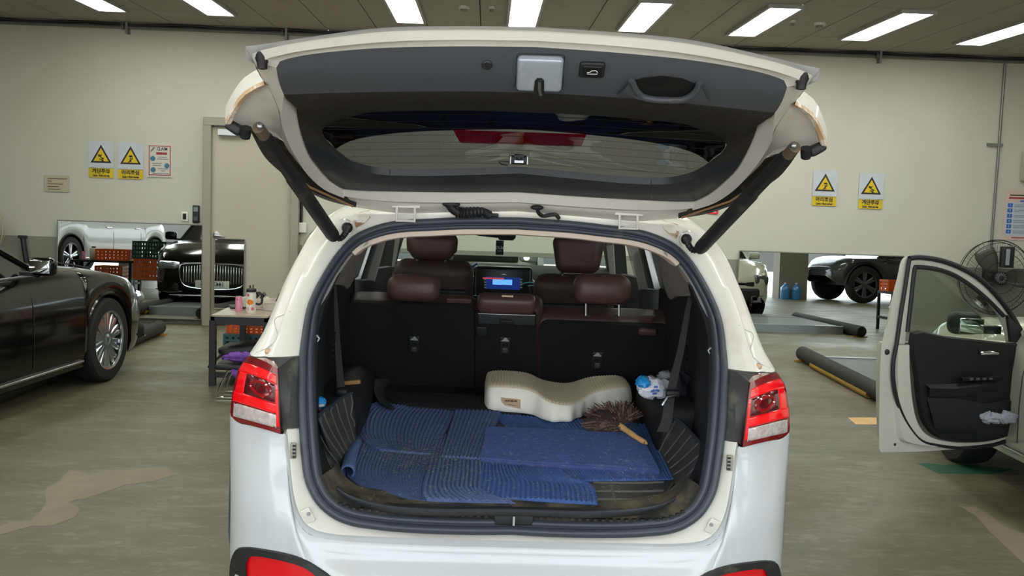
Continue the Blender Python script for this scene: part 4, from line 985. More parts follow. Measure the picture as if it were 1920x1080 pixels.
# second row: three backs
TA = R(21)
def sy(z): return 4.80-(z-.89)*.40
def seatpx(x, y):
    Y = 4.6
    for _ in range(20): Y = sy(at(x, y, Y).z)
    return at(x, y, Y)
rs_ = ob('rear_seat', M().box((0, 5.05, .78), (1.42, .4, .2)), BLK, suv)
def back(x0, y0, x1, y1, nm, ztop_black, lab):
    a, c = seatpx(x0, y0), seatpx(x1, y1); z0, z1 = min(a.z, c.z), max(a.z, c.z)
    z1 -= ztop_black
    X0, X1 = a.x, c.x; H = (z1-z0)/math.cos(TA); zc = (z0+z1)/2; rot = Matrix.Rotation(TA, 3, 'X')
    nrm = rot @ V((0, -1, 0))
    bc = V(((X0+X1)/2, sy(zc), zc))-nrm*.085
    ob(nm, M().rbox(bc, (X1-X0, .15, H), .045, k=4, rot=rot), LEATHD, suv, label=lab)
    return X0, X1, z0, z1, rot, nrm
def board(px, lift=.004, rad=.03):
    pts = [seatpx(x, y) for x, y in px]; return M().prism([p+V((0, -.012, -.004)) for p in pts], (0, .03, .01))
def rpoly(x0, y0, x1, y1, r, slope=.035):
    o = []
    for cx, cy, a0 in ((x1-r, y0+r, -90), (x1-r, y1-r, 0), (x0+r, y1-r, 90), (x0+r, y0+r, 180)):
        for k in range(5): a = R(a0+22.5*k); o.append((cx+r*math.cos(a), cy+r*math.sin(a)+slope*(cx-(x0+x1)/2)))
    return o
lab = {}
L_ = back(648, 551, 889, 765, 'rear_backrest', .045, 'left rear backrest, black carpet with a brown leather top edge')
R_ = back(1007, 579, 1257, 775, 'rear_backrest', .045, 'right rear backrest, black carpet with a brown leather top edge')
C_ = back(891, 545, 1009, 770, 'centre_backrest', .07, 'narrow centre backrest')
seats = [o for o in suv.children if o.name.startswith(('rear_backrest', 'centre_backrest'))]
ob('back_board', board(rpoly(645, 569, 889, 768, 14)), CARPET, seats[0]); ob('back_board', board(rpoly(1013, 606, 1257, 778, 14)), CARPET, seats[1]); ob('back_board', board(rpoly(891, 585, 1006, 770, 4)), CARPET, seats[2])
def onseat(name, x, y, w_, h_, d_, r_, mt, par, lift=.014):
    p = seatpx(x, y); rot = Matrix.Rotation(TA, 3, 'X'); n_ = rot @ V((0, -1, 0))
    return ob(name, M().rbox(p+n_*lift, (w_, d_, h_), r_, rot=rot), mt, par)
for (x, y), st in zip(((777, 643), (1119, 673), (947, 645)), seats):
    hd = onseat('recall_handle', x, y, .052, .09, .012, .006, BLK, st); p = seatpx(x, y)
    onseat('pull_lever', x, y+8, .026, .026, .012, .005, mat('lever_grey', (62, 62, 64), .4), st, .02); onseat('lever_slot', x, y-2, .026, .016, .006, .002, mat('slot_black', (8, 8, 9), .8), st, .018)
    q = [seatpx(x+dx, y+dy)+V((0, -.024, -.008)) for dx, dy in ((-8, -10), (8, -9), (5, -13), (1, -17), (-4, -13))]
    ob('seat_icon', M().prism(q, (0, .002, 0)), mat('icon_grey', (150, 150, 150), .5), st)
# centre armrest block and its panel
p = seatpx(950, 569)
ob('armrest', M().rbox(p+V((0, .0, .0)), (.262, .085, .085), .03, rot=Matrix.Rotation(TA, 3, 'X')), LEATH, seats[2], label='brown leather armrest block')
onseat('panel_strip', 950, 585.5, .258, .005, .01, .002, STEEL, seats[2], .02); onseat('centre_panel', 950, 596, .255, .05, .012, .004, mat('panel_charcoal', (48, 49, 51), .5), seats[2], .014)
onseat('panel_latch', 950, 599, .062, .02, .014, .004, BLK, seats[2], .024); onseat('belt_guide', 903, 618, .05, .05, .012, .006, BLK, seats[2], .018)
ob('badge_strip', M().box(seatpx(951, 553)+V((0, -.055, .0)), (.05, .004, .008)), mat('badge_tan', (150, 130, 110), .4, metal=.5), seats[2])
# rear headrests
ob('headrest', M().rbox(at(775, 541, 4.6)+V((0, .03, 0)), (.235, .13, .12), .05, k=5), LEATH, seats[0], label='low rear headrest pushed down')
hr = ob('headrest', M().rbox(at(1130, 543, 4.6)+V((0, .03, 0)), (.258, .14, .135), .055, k=5), LEATH, seats[1], label='raised rear headrest on two steel posts')
for x in (1099, 1161): ob('post', M().tube([at(x, 560, 4.62), at(x, 592, 4.62)], .006, 8), STEEL, seats[1]); ob('post_collar', M().lathe([(.022, 0), (.018, .006), (.008, .01)], seatpx(x, 592)+V((0, .01, -.004)), 'z', 14), LEATHD, seats[1])
onseat('release_tab', 1213, 618, .085, .035, .03, .012, LEATHD, seats[1], .02); onseat('tab_label', 1211, 597, .06, .04, .006, .003, LEATHD, seats[1], .006)
onseat('top_pocket', 861, 562, .11, .022, .01, .004, LEATHD, seats[0], .012)
# front seats
for sx, hx, hy0, hy1, sl, sr, sty in ((-1, 809, 436, 489, 738, 885, 491), (1, 1086, 441, 514, 1002, 1150, 519)):
    a, c = at(sl, sty, 5.55), at(sr, sty+110, 5.55)
    fs_ = ob('front_seat', M().rbox(((a.x+c.x)/2, 5.62, (a.z+c.z)/2-.05), (abs(c.x-a.x), .16, a.z-c.z+.14), .07, k=5, rot=Matrix.Rotation(R(12), 3, 'X')), LEATHD, suv, label='brown leather front seat, %s' % ('left' if sx < 0 else 'right'))
    t_, b_ = at(hx, hy0, 5.5), at(hx, hy1, 5.5); hh = t_.z-b_.z
    def df(P, hh=hh): return (P[0]*(1.06-.10*(P[2]/hh+.5)*-1-.1*(1 if P[2] < -hh*.2 else 0)), P[1], P[2])
    ob('headrest', M().rbox(((t_.x+b_.x)/2, 5.56, (t_.z+b_.z)/2), (.245, .10, hh), .055, k=5, deform=df), LEATH, fs_)
    for dx in (-.075, .075): ob('post', M().tube([(t_.x+dx, 5.56, b_.z+.02), (t_.x+dx, 5.58, b_.z-.05)], .008, 8), CHROME, fs_)
    ob('seatback_panel', M().rbox(((a.x+c.x)/2, 5.535, (a.z+c.z)/2-.1), (abs(c.x-a.x)*.86, .03, .24), .015, rot=Matrix.Rotation(R(12), 3, 'X')), BLK, fs_)
# dashboard
d_ = [V((-.78, 0, 0)), V((.78, 0, 0))]
zt = at(940, 494, 6.9).z
db = M().rings([[V((x, y, z)) for y, z in ((7.05, zt-.03), (6.85, zt), (6.6, zt-.015), (6.45, zt-.06), (6.4, zt-.12), (6.42, zt-.4), (7.05, zt-.4))] for x in (-.78, -.4, 0, .4, .78)])
dash = ob('dashboard', db, mat('dash_black', (20, 20, 21), .75), suv)
SCRN = mat('screen_dark', (8, 10, 18), .15)
p = at(943, 531, 6.36)
ob('centre_stack', M().rbox(p+V((0, .05, -.03)), (.36, .09, .26), .02), mat('stack_black', (16, 16, 17), .3), dash)
ob('screen', M().box(p, (.21, .01, .075)), mat('screen_blue_dark', (12, 22, 52), .15, emit=(24, 44, 110), es=.7), dash)
ob('screen_map', M().box(at(942, 529, 6.35), (.12, .006, .032)), mat('screen_blue', (90, 150, 230), .2, emit=(96, 158, 240), es=1.0), dash)
ob('screen_bar', M().box(at(925, 522, 6.35), (.13, .006, .010)), mat('screen_red', (150, 50, 60), .2, emit=(160, 60, 70), es=.8), dash)
for x in (910, 977):
    for k in range(4): ob('button', M().box(at(x, 524+5*k, 6.35), (.014, .008, .008)), mat('button_lit', (200, 200, 205), .4), dash)
ob('silver_trim', M().tube(spline([at(880, 520, 6.4), at(900, 516, 6.38), at(945, 514, 6.37), at(985, 519, 6.38), at(1001, 528, 6.4), at(1004, 536, 6.4)], 5), .006, 6), STEEL, dash)
ob('top_trim', M().tube(spline([at(902, 512, 6.42), at(920, 508, 6.42), at(958, 508, 6.42), at(978, 514, 6.42)], 4), .007, 6), mat('trim_charcoal', (40, 40, 42), .35), dash)
ob('steering_wheel', M().tube([V((-.40, 6.2, 1.2))+V((.19*math.cos(a), .19*math.sin(a)*.4, .19*math.sin(a)*.92)) for a in [2*PI*k/28 for k in range(28)]], .016, 8, loop=True), BLK, dash)
ob('blue_cord', M().tube(spline([at(975, 533, 6.34), at(988, 530, 6.34), at(999, 530, 6.34), at(1003, 534, 6.33), at(990, 536, 6.32)], 5), .0035, 6), mat('cord_blue', (130, 190, 200), .4), dash)
p = at(933, 439, 6.5)
im = ob('interior_mirror', M().rbox(p+V((-.01, 0, 0)), (.25, .05, .045), .018, rot=Matrix.Rotation(R(4), 3, 'Y')), BLK, suv)
ob('mirror_sensor', M().rbox(p+V((.055, .01, -.012)), (.10, .06, .05), .012), BLK, im)
# ------------------------------------------------------------------ loose things in the car
t = thing('air_freshener', 'small black hanging card with DUB in white letters below the interior mirror', 'card', at(937, 478, 6.45))
ob('card', M().box(at(937, 464.5, 6.45), (.048, .003, .09)), mat('card_black', (24, 24, 26), .5), t)
text('lettering', 'DUB', .024, mat('card_white', (220, 220, 220), .5), t, frame(at(937, 465, 6.446), (1, 0, 0), (0, 0, 1)))
ob('subline', M().box(at(937, 470.5, 6.447), (.028, .002, .003)), MATS['card_white'], t); ob('string', M().tube([at(937, 452, 6.45), at(938, 444, 6.47)], .001, 4), BLK, t)
t = thing('dash_trinket', 'small cream flower ornament on the dashboard left of the hanging card', 'ornament', at(871, 500, 6.62))
for k in range(6): ob('petal', M().sphere(at(871, 498, 6.62)+V((.012*math.cos(k*1.047), 0, .012*math.sin(k*1.047)+.008)), (.009, .006, .009), 8, 6), mat('petal_cream', (196, 188, 150), .6), t)
ob('base', M().lathe([(.02, 0), (.014, .012)], at(872, 503, 6.62), 'z', 12), BLK, t)
t = thing('dash_sachet', 'small blue and white sachet lying on the dashboard beside the ornament', 'sachet', at(890, 502, 6.6))
ob('packet', M().rbox(at(890, 497, 6.6), (.045, .03, .02), .008, rot=Matrix.Rotation(R(-25), 3, 'Y')), mat('sachet_blue', (52, 84, 140), .4), t); ob('band', M().rbox(at(889, 495, 6.585), (.03, .01, .006), .002, rot=Matrix.Rotation(R(-35), 3, 'Y')), mat('sachet_white', (190, 196, 205), .5), t)
# boot liner
LINER = mat('liner_rubber', (54, 54, 54), .5, var=(30, .15), stain=((92, 86, 74), 12., .55, .85))
liner = thing('boot_liner', 'black ribbed rubber boot liner with raised sides under the blue mats', 'liner', onfloor(0, 3.9))
base = [fp(x, y, .004) for x, y in ((672, 838), (668, 850), (655, 868), (645, 886), (650, 908), (668, 928), (720, 944), (800, 952), (963, 953), (1100, 957), (1190, 953), (1240, 934), (1258, 915), (1262, 903), (1250, 880), (1232, 848), (1218, 830))]
base = [base[0]+V((0, .45, .043))]+base+[base[-1]+V((0, .35, .033))]
ob('base', M().prism(base, (0, 0, -.005)), LINER, liner)
lrim = [atx(660, 736, -.575), atx(640, 746, -.605), atx(620, 761, -.632), atx(598, 778, -.66), atx(597, 800, -.67), atx(598, 835, -.672), atx(604, 872, -.655), fp(624, 906, .05), fp(655, 931, .035), fp(715, 948, .03), fp(800, 956, .03), fp(963, 957, .03), fp(1100, 961, .03), fp(1195, 956, .03), fp(1250, 943, .035), fp(1290, 914, .05), atx(1309, 884, .66), atx(1319, 858, .675), atx(1320, 838, .672), atx(1300, 815, .655), atx(1283, 797, .64), atx(1267, 786, .62), atx(1256, 793, .6), atx(1240, 808, .59)]
lbase = [fp(x, y, .005) for x, y in ((673, 836), (669, 846), (663, 856), (656, 866), (651, 873), (646, 882), (645, 892), (650, 905), (668, 924), (720, 941), (800, 950), (963, 951), (1100, 955), (1190, 951), (1236, 934), (1256, 916), (1261, 908), (1262, 904), (1258, 895), (1251, 882), (1244, 870), (1236, 856), (1228, 842), (1219, 830))]
A = spline(lrim, 4); B = spline(lbase, 4)
wall_ = M().grid([[a.lerp(b_, v)+V((0, 0, -.05*math.sin(PI*v)*min(1, (a-b_).length/.2))) for a, b_ in zip(A, B)] for v in [i/8 for i in range(9)]])
wv = bvh_of(wall_); ob('side_wall', wall_, LINER, liner, solid=.004)
ob('rim', M().tube(A, .006, 8), mat('liner_edge', (44, 47, 54), .45), liner)
RIBS = [[(657, 738), (663, 767), (668, 800)], [(643, 745), (653, 787), (664, 826)], [(629, 753), (637, 783), (657, 830)], [(616, 762), (632, 805), (653, 848)], [(604, 771), (620, 807), (645, 850)], [(598, 784), (612, 817), (640, 858)], [(598, 811), (615, 842), (636, 872)], [(600, 838), (614, 868), (636, 894)],
        [(1267, 789), (1250, 820), (1237, 846)], [(1286, 803), (1266, 830), (1246, 855)], [(1297, 816), (1275, 843), (1252, 868)], [(1310, 831), (1283, 857), (1256, 879)], [(1318, 847), (1284, 877), (1262, 891)], [(1317, 864), (1290, 890), (1264, 907), (1232, 917)], [(1309, 886), (1284, 913), (1235, 930)], [(1300, 904), (1270, 928), (1225, 941)]]
for rb in RIBS:
    pts = [drape(wv, p.x, p.y, .002) for p in spline([V((x, y, 0)) for x, y in rb], 5)]
    ob('rib', M().tube(pts, .0042, 6), mat('rib_grey', (92, 89, 82), .55), liner)
for yy in (905, 921, 936): ob('rib', M().tube([fp(x, yy+.012*(x-1120)-.0006*max(0, x-1180)**2, .006) for x in range(1112, 1245, 12)], .004, 6), MATS['rib_grey'], liner)
ob('rib', M().tube([fp(x, y, .006) for x, y in ((1146, 911), (1150, 925), (1156, 950))], .004, 6), MATS['rib_grey'], liner)
# ribbed mats
BLUE = [mat('mat_blue_%d' % i, c, .9, var=(40, .16), stain=((122, 124, 144), 34., .58, .75), bump=(300, .4)) for i, c in enumerate(((92, 107, 152), (86, 100, 147), (74, 103, 162), (68, 82, 132), (73, 104, 163)))]
def ribbed(A, B, ns, ridges, amp, lift, along=True, th=.006):
    """sheet between two edge lines; ridges run along the edges (or across them)"""
    nt = ridges*4 if along else 24; nn = ns if along else ridges*4
    A = resample(A, nn+1); B = resample(B, nn+1); rows = []
    for i in range(nn+1):
        row = []
        for j in range(nt+1):
            p = A[i].lerp(B[i], j/nt); k = j if along else i
            z = 1.35*amp*(1 if k % 4 in (1, 2) else -1)
            row.append(p+V((0, 0, lift+z+.0015*math.sin(p.x*17+p.y*11))))
        rows.append(row)
    b = M().grid(rows)
    edge = rows[0]+[r[-1] for r in rows[1:]]+rows[-1][::-1][1:]+[r[0] for r in rows[::-1][1:-1]]
    b.rings([edge, [p+V((0, 0, -th-lift*.6)) for p in edge]], cap=False); return b
def ln(pts): return spline([fp(x, y) for x, y in pts], 4)
def bmat(name, lab, A, B, ns, rid, amp, lift, mt, along=True):
    return single('floor_mat', ribbed(ln(A), ln(B), ns, rid, amp, lift, along), mt, lab, 'mat', group=None, sharp=30)
bmat('m', 'blue ribbed mat piece with rounded corners at the back left of the boot', [(704, 762), (684, 772), (673, 786), (669, 805), (673, 824), (690, 842), (712, 851)], [(853, 778), (848, 790), (840, 808), (830, 825), (820, 842), (810, 858)], 10, 22, .0012, .018, BLUE[0])
m2 = bmat('m', 'blue mat piece at the front left of the boot, its left edge curled up', [(672, 826), (658, 856), (648, 885), (656, 901), (697, 926), (739, 938)], [(838, 842), (832, 862), (820, 890), (812, 908), (804, 926), (798, 944)], 10, 26, .0009, .010, BLUE[1])
cr = []
for i in range(9):
    a = fp(*[(664, 829), (660, 838), (657, 846), (654, 854), (651, 862), (649, 870), (647, 878), (646, 884), (645, 890)][i], .018); r_ = .017+.006*i/8
    cr.append([a+V((.012+r_*math.cos(t), 0, .008+r_*math.sin(t))) for t in [R(-60+34*k) for k in range(10)]])
ob('curled_edge', M().grid(cr), mat('mat_blue_under', (84, 102, 146), .9, var=(60, .12)), m2, solid=.005, label='paler rolled-over edge')
bmat('m', 'long blue ribbed mat strip at the front centre left with a folded corner', [(820, 824), (811, 850), (803, 885), (793, 930), (800, 944)], [(905, 822), (905, 860), (906, 900), (908, 930), (966, 950)], 14, 13, .0022, .018, BLUE[0])
bmat('m', 'blue ribbed mat square at the back between two larger pieces', [(853, 778), (845, 804), (836, 836), (827, 865)], [(939, 782), (925, 812), (912, 842), (903, 872)], 10, 11, .0018, .024, BLUE[0])
bmat('m', 'wide blue ribbed mat under the pillow and duster reaching the right side', [(922, 779), (960, 815), (1005, 855), (1052, 906)], [(1212, 799), (1230, 833), (1248, 868), (1264, 902)], 12, 40, .0016, .010, BLUE[2])
bmat('m', 'dark navy mat rectangle lying on top with ribs running sideways', [(911, 812), (907, 838), (903, 858), (900, 874)], [(1196, 822), (1212, 850), (1224, 872), (1236, 894)], 10, 26, .0019, .026, BLUE[3], False)
bmat('m', 'bright blue ribbed mat piece at the front centre of the boot sill', [(904, 877), (900, 900), (895, 920), (891, 938)], [(1052, 889), (1080, 908), (1112, 918), (1120, 951)], 10, 24, .0018, .018, BLUE[4])
# black corded mat at the back, curled at its left end
bA = [fp(718, 742), fp(722, 752), fp(728, 762)]; bB = [fp(985, 752), fp(982, 766), fp(978, 781)]
bk = single('corded_mat', ribbed([fp(712, 741), fp(720, 750), fp(740, 764), fp(775, 772)][::1], [fp(990, 755), fp(990, 762), fp(985, 772), fp(978, 780)], 10, 40, .0012, .022), mat('corded_black', (34, 34, 36), .9, var=(60, .2)), 'black corded mat against the seat backs, left corner curled up', 'mat', sharp=30)
cu = [[at(x, y, Y) for x, y, Y in row] for row in ([(703, 711, 4.42), (702, 735, 4.38), (714, 757, 4.3), (735, 768, 4.25)], [(716, 709, 4.5), (712, 735, 4.45), (721, 752, 4.38), (745, 764, 4.35)], [(739, 713, 4.6), (722, 728, 4.55), (725, 745, 4.5), (750, 756, 4.45)])]
ob('curled_corner', M().grid([spline(r, 4) for r in cu]), MATS['corded_black'], bk, solid=.006)
# grass clippings
b = M(); rnd = random.Random(3)
for i in range(2600):
    if i < 1500:
        x, y = rnd.gauss(770, 50), rnd.gauss(853, 17)
    elif i < 1900: x, y = rnd.gauss(850, 40), rnd.gauss(850, 26)
    else: x, y = rnd.uniform(670, 1240), rnd.uniform(770, 945)
    if y < 772+.02*(x-700) or y > 940 or x < 672+max(0, y-850)*-.2 or x > 1150+.9*(y-790): continue
    p = fp(x, y, .0305 if x > 905 and y < 890 else .026); a = rnd.uniform(0, 6.28); L = rnd.uniform(.006, .02); d_ = V((math.cos(a), math.sin(a), rnd.uniform(-.1, .25)))*L; w_ = V((-math.sin(a), math.cos(a), 0))*rnd.uniform(.0006, .0014)
    b.add([p-w_, p+w_, p+d_], [(0, 1, 2)], 0 if (i < 1600 and rnd.random() < .72) else 1)
o = ob('grass_clippings', b, [mat('clip_green', (112, 142, 78), .8), mat('clip_straw', (196, 190, 168), .8)], sharp=180); tag(o, 'scattered green and straw coloured grass clippings on the blue mats', 'grass'); o['kind'] = 'stuff'
# pillow
PIL = mat('pillow_knit', (242, 231, 205), .9, bump=(90, .3), sheen=.3); PILS = mat('pillow_side', (242, 237, 224), .85, bump=(30, .15))
pill = thing('contour_pillow', 'cream contour memory foam pillow with a waisted front', 'pillow', fp(1040, 770))
FB = [(908, 763), (918, 770), (945, 773), (983, 776), (1002, 780), (1020, 788), (1039, 792), (1067, 791.5), (1086, 784), (1110, 774), (1140, 769), (1170, 764), (1187, 757)]
HT = [.085, .108, .112, .108, .096, .082, .072, .070, .078, .090, .094, .092, .07]
fr_ = [fp(x, y, .018) for x, y in FB]; n = 60
fr2 = resample(spline(fr_, 4), n); hts = [p.x for p in resample(spline([V((h, i*.1, 0)) for i, h in enumerate(HT)], 4), n)]
rings = []
for i, (p, h) in enumerate(zip(fr2, hts)):
    s_ = i/(n-1); e = min(1, min(s_, 1-s_)/.05); e = math.sqrt(1-(1-e)**2); yb = 4.735-.0*(1-e); h = h*(.55+.45*e); r_ = .03*e+.004
    y0, y1 = p.y+.03*(1-e), yb-.03*(1-e); ring = []
    for cx, cz, a0 in ((y0+r_*.5, .006, 200), (y0+r_*1.3, h-r_, 180), (y1-r_, h-r_, 90), (y1-r_, .01, 0)):
        pass
    prof = [(y0+.012, 0), (y0, .012), (y0+.002, h*.45), (y0+.008, h*.72), (y0+.022, h*.90), (y0+.05, h*.985)]
    for k in range(1, 6): prof.append((y0+.05+(y1-.05-y0-.05)*k/6, h*(1.0+.03*math.sin(PI*k/6))))
    prof += [(y1-.05, h*.97), (y1-.015, h*.85), (y1, h*.5), (y1-.01, 0)]
    wr = .009*math.sin(s_*70)*(1 if .42 < s_ < .72 else .25)
    rings.append([V((p.x, y+(wr*(1-z/h) if j < 4 else 0), p.z+z+(.0)*(y-p.y))) for j, (y, z) in enumerate(prof)])
sidep = M().grid([[r[k] for r in rings] for k in range(0, 5)]); topp = M().grid([[r[k] for r in rings] for k in range(4, len(rings[0]))])
for r in (rings[0], rings[-1]): sidep.poly(r)
# knitted cells on the top
core = ob('foam_body', sidep, PILS, pill, sharp=60)
ktop = M(); rows_ = []
P_ = [[r[k] for r in rings] for k in range(4, 12)]
fine = [resample(spline([P_[k][i] for k in range(8)], 3), 43) for i in range(n)]
cols = []
for j in range(43): cols.append(resample([fine[i][j] for i in range(n)], 181))
ktop.grid([[cols[j][i]+V((0, -.0006, .0034 if (i % 3 != 0 and j % 3 != 0) else 0)) for i in range(181)] for j in range(43)])
ktop.mi = [0 if (q % 180) % 3 == 1 and (q // 180) % 3 == 1 else 1 for q in range(len(ktop.f))]  # valley faces darker: shade between the knit cells put into the colour
ktop.grid([[r[k] for r in rings] for k in range(11, len(rings[0]))])
ob('knitted_top', ktop, [PIL, mat('pillow_valley_shade', (234, 221, 191), .9)], pill, sharp=180, label='waffle knit top cover'); sv = bvh_of(sidep)
lb_ = [drape(sv, x, y, .003) for x, y in ((939, 745), (958, 747), (976, 749), (976, 758), (976, 767), (960, 763), (947, 760), (940, 753))]
lo = ob('sewn_label', M().prism(lb_, (0, .0015, 0)), mat('label_tan', (186, 160, 128), .7), pill)
text('lettering', 'LUV MOM', .012, mat('label_ink', (60, 44, 34), .6), pill, frame(drape(sv, 958, 752, .006), (1, .05, -.03), (0, .15, 1)), xs=.95, bold=.0004)
ob('label_line', M().tube([drape(sv, x, y, .004) for x, y in ((952, 758), (970, 761))], .0007, 4), MATS['label_ink'], pill)
# feather duster
t = thing('feather_duster', 'brown feather duster with a turned wooden handle leaning on the pillow', 'duster', fp(1170, 805))
hc = [fp(1161, 797, .055), fp(1172, 805, .05), fp(1186, 815, .043), fp(1200, 824, .037), fp(1213, 832, .032)]
hp = spline(hc, 4); hr_ = [.013, .0135, .0135, .013, .0125, .0105, .0115, .0115, .011, .0105, .0098, .0098, .0105, .011, .0112, .0095, .004]
ob('handle', M().tube(hp, hr_[:len(hp)], 14), mat('handle_wood', (214, 168, 112), .4, var=(20, .12)), t, label='pale turned wooden handle')
ob('cord_loop', M().tube(spline([hc[4]+V((-.01, .0, .008)), hc[4]+V((-.012, -.01, -.004)), hc[4]+V((.0, -.03, -.014)), hc[4]+V((.012, -.02, -.02))], 4), .0012, 5), BLK, t)
b = M(); c0 = hc[0]; rnd = random.Random(5)
tg = [fp(1098, 772, .05), fp(1205, 790, .03)]
for i in range(1300):
    a = rnd.uniform(R(25), R(268)); rad = rnd.uniform(.35, 1.0)
    ex = .155 if a > R(100) else .105
    end = c0+V((math.cos(a)*ex*rad*1.0, abs(math.sin(a))*.05*rad*(1 if math.sin(a) > 0 else -.2), 0))
    end.z = c0.z+math.sin(a)*(.085 if math.sin(a) > 0 else .038)*rad+rnd.uniform(-.01, .014)
    end.z = max(end.z, fz(end.y)+.03); st = c0.lerp(end, rnd.uniform(0, .35)); mid_ = st.lerp(end, .5)+V((rnd.uniform(-.012, .012), rnd.uniform(-.03, .0), rnd.uniform(.0, .016)))
    w_ = V((-(end-st).z, 0, (end-st).x)).normalized()*rnd.uniform(.001, .0034)
    tip = end+V((rnd.uniform(-.014, .014), rnd.uniform(-.01, .01), rnd.uniform(-.004, .012)))
    b.add([st-w_*.4, st+w_*.4, mid_+w_, mid_-w_, end+w_*.7, end-w_*.7, tip], [(0, 1, 2, 3), (3, 2, 4, 5), (5, 4, 6)], 0 if rnd.random() < .6 else 1)
core_ = M().sphere(c0+V((-.05, .02, .018)), (.075, .04, .042), 14, 9)
ob('feather_core', core_, mat('feather_dark', (44, 33, 29), .9), t)
o = ob('feathers', b, [mat('feather_brown', (58, 44, 39), .85), mat('feather_pale', (104, 84, 74), .85)], t, sharp=180, label='soft dark brown feathers'); o['kind'] = 'stuff'
# crumpled packs
def crumple(c, d, seed, mt, amp=.25):
    rnd = random.Random(seed); b = M().sphere((0, 0, 0), (d[0]/2, d[1]/2, d[2]/2), 18, 11)
    b.v = [tuple(V(c)+V(p)*(1+rnd.uniform(-amp, amp)*.6+amp*.4*math.sin(p[0]*90+p[2]*70))) for p in b.v]; return b
cpk = at(1226, 727, 4.0)
t = thing('wet_wipe_pack', 'crumpled white and blue plastic pack on the right wheel box', 'packet', cpk)
ob('wrapper', crumple(cpk, (.13, .09, .085), 4, None, .2), mat('pack_white', (226, 228, 236), .35), t, sharp=25)
ob('blue_end', crumple(cpk+V((-.045, -.006, .02)), (.06, .09, .05), 9, None, .25), mat('pack_blue', (40, 150, 220), .35), t, sharp=25)
for dx, dz in ((-.012, -.004), (.006, -.002), (.0, .012), (-.004, -.014)): ob('blue_print', M().rbox(cpk+V((dx, -.046, dz)), (.016, .004, .008), .002, rot=Matrix.Rotation(dx*30, 3, 'Y')), mat('pack_print', (60, 110, 190), .4), t)
t = thing('black_cloth', 'dark crumpled cloth beside the white pack under the right belt', 'cloth', at(1262, 715, 4.02))
ob('folds', crumple(at(1266, 722, 4.05), (.12, .12, .12), 6, None, .28), mat('cloth_navy', (24, 25, 32), .9), t, sharp=30); ob('grey_fold', crumple(at(1246, 705, 4.03), (.06, .05, .04), 8, None, .3), mat('cloth_grey', (120, 120, 124), .7), t, sharp=30)
cpk = at(598, 757, 3.62)
t = thing('snack_pack', 'small blue white and pink packet behind the left edge of the boot', 'packet', cpk)
ob('wrapper', crumple(cpk, (.05, .05, .05), 11, None, .2), mat('pack_blue', (40, 150, 220), .35), t, sharp=25); ob('white_band', crumple(cpk+V((.006, -.016, -.002)), (.036, .03, .014), 12, None, .15), MATS['pack_white'], t, sharp=25); ob('pink_band', crumple(cpk+V((-.004, -.014, -.018)), (.03, .03, .012), 13, None, .15), mat('pack_pink', (220, 120, 140), .4), t, sharp=25)
t = thing('wooden_stick', 'short flat wooden piece in the left wheel box tray', 'stick', at(660, 721, 3.98))
ob('stick', M().rbox(at(658, 717, 3.98), (.075, .02, .016), .004, rot=Matrix.Rotation(R(-6), 3, 'Y')), mat('stick_wood', (150, 118, 72), .6, var=(30, .2)), t)
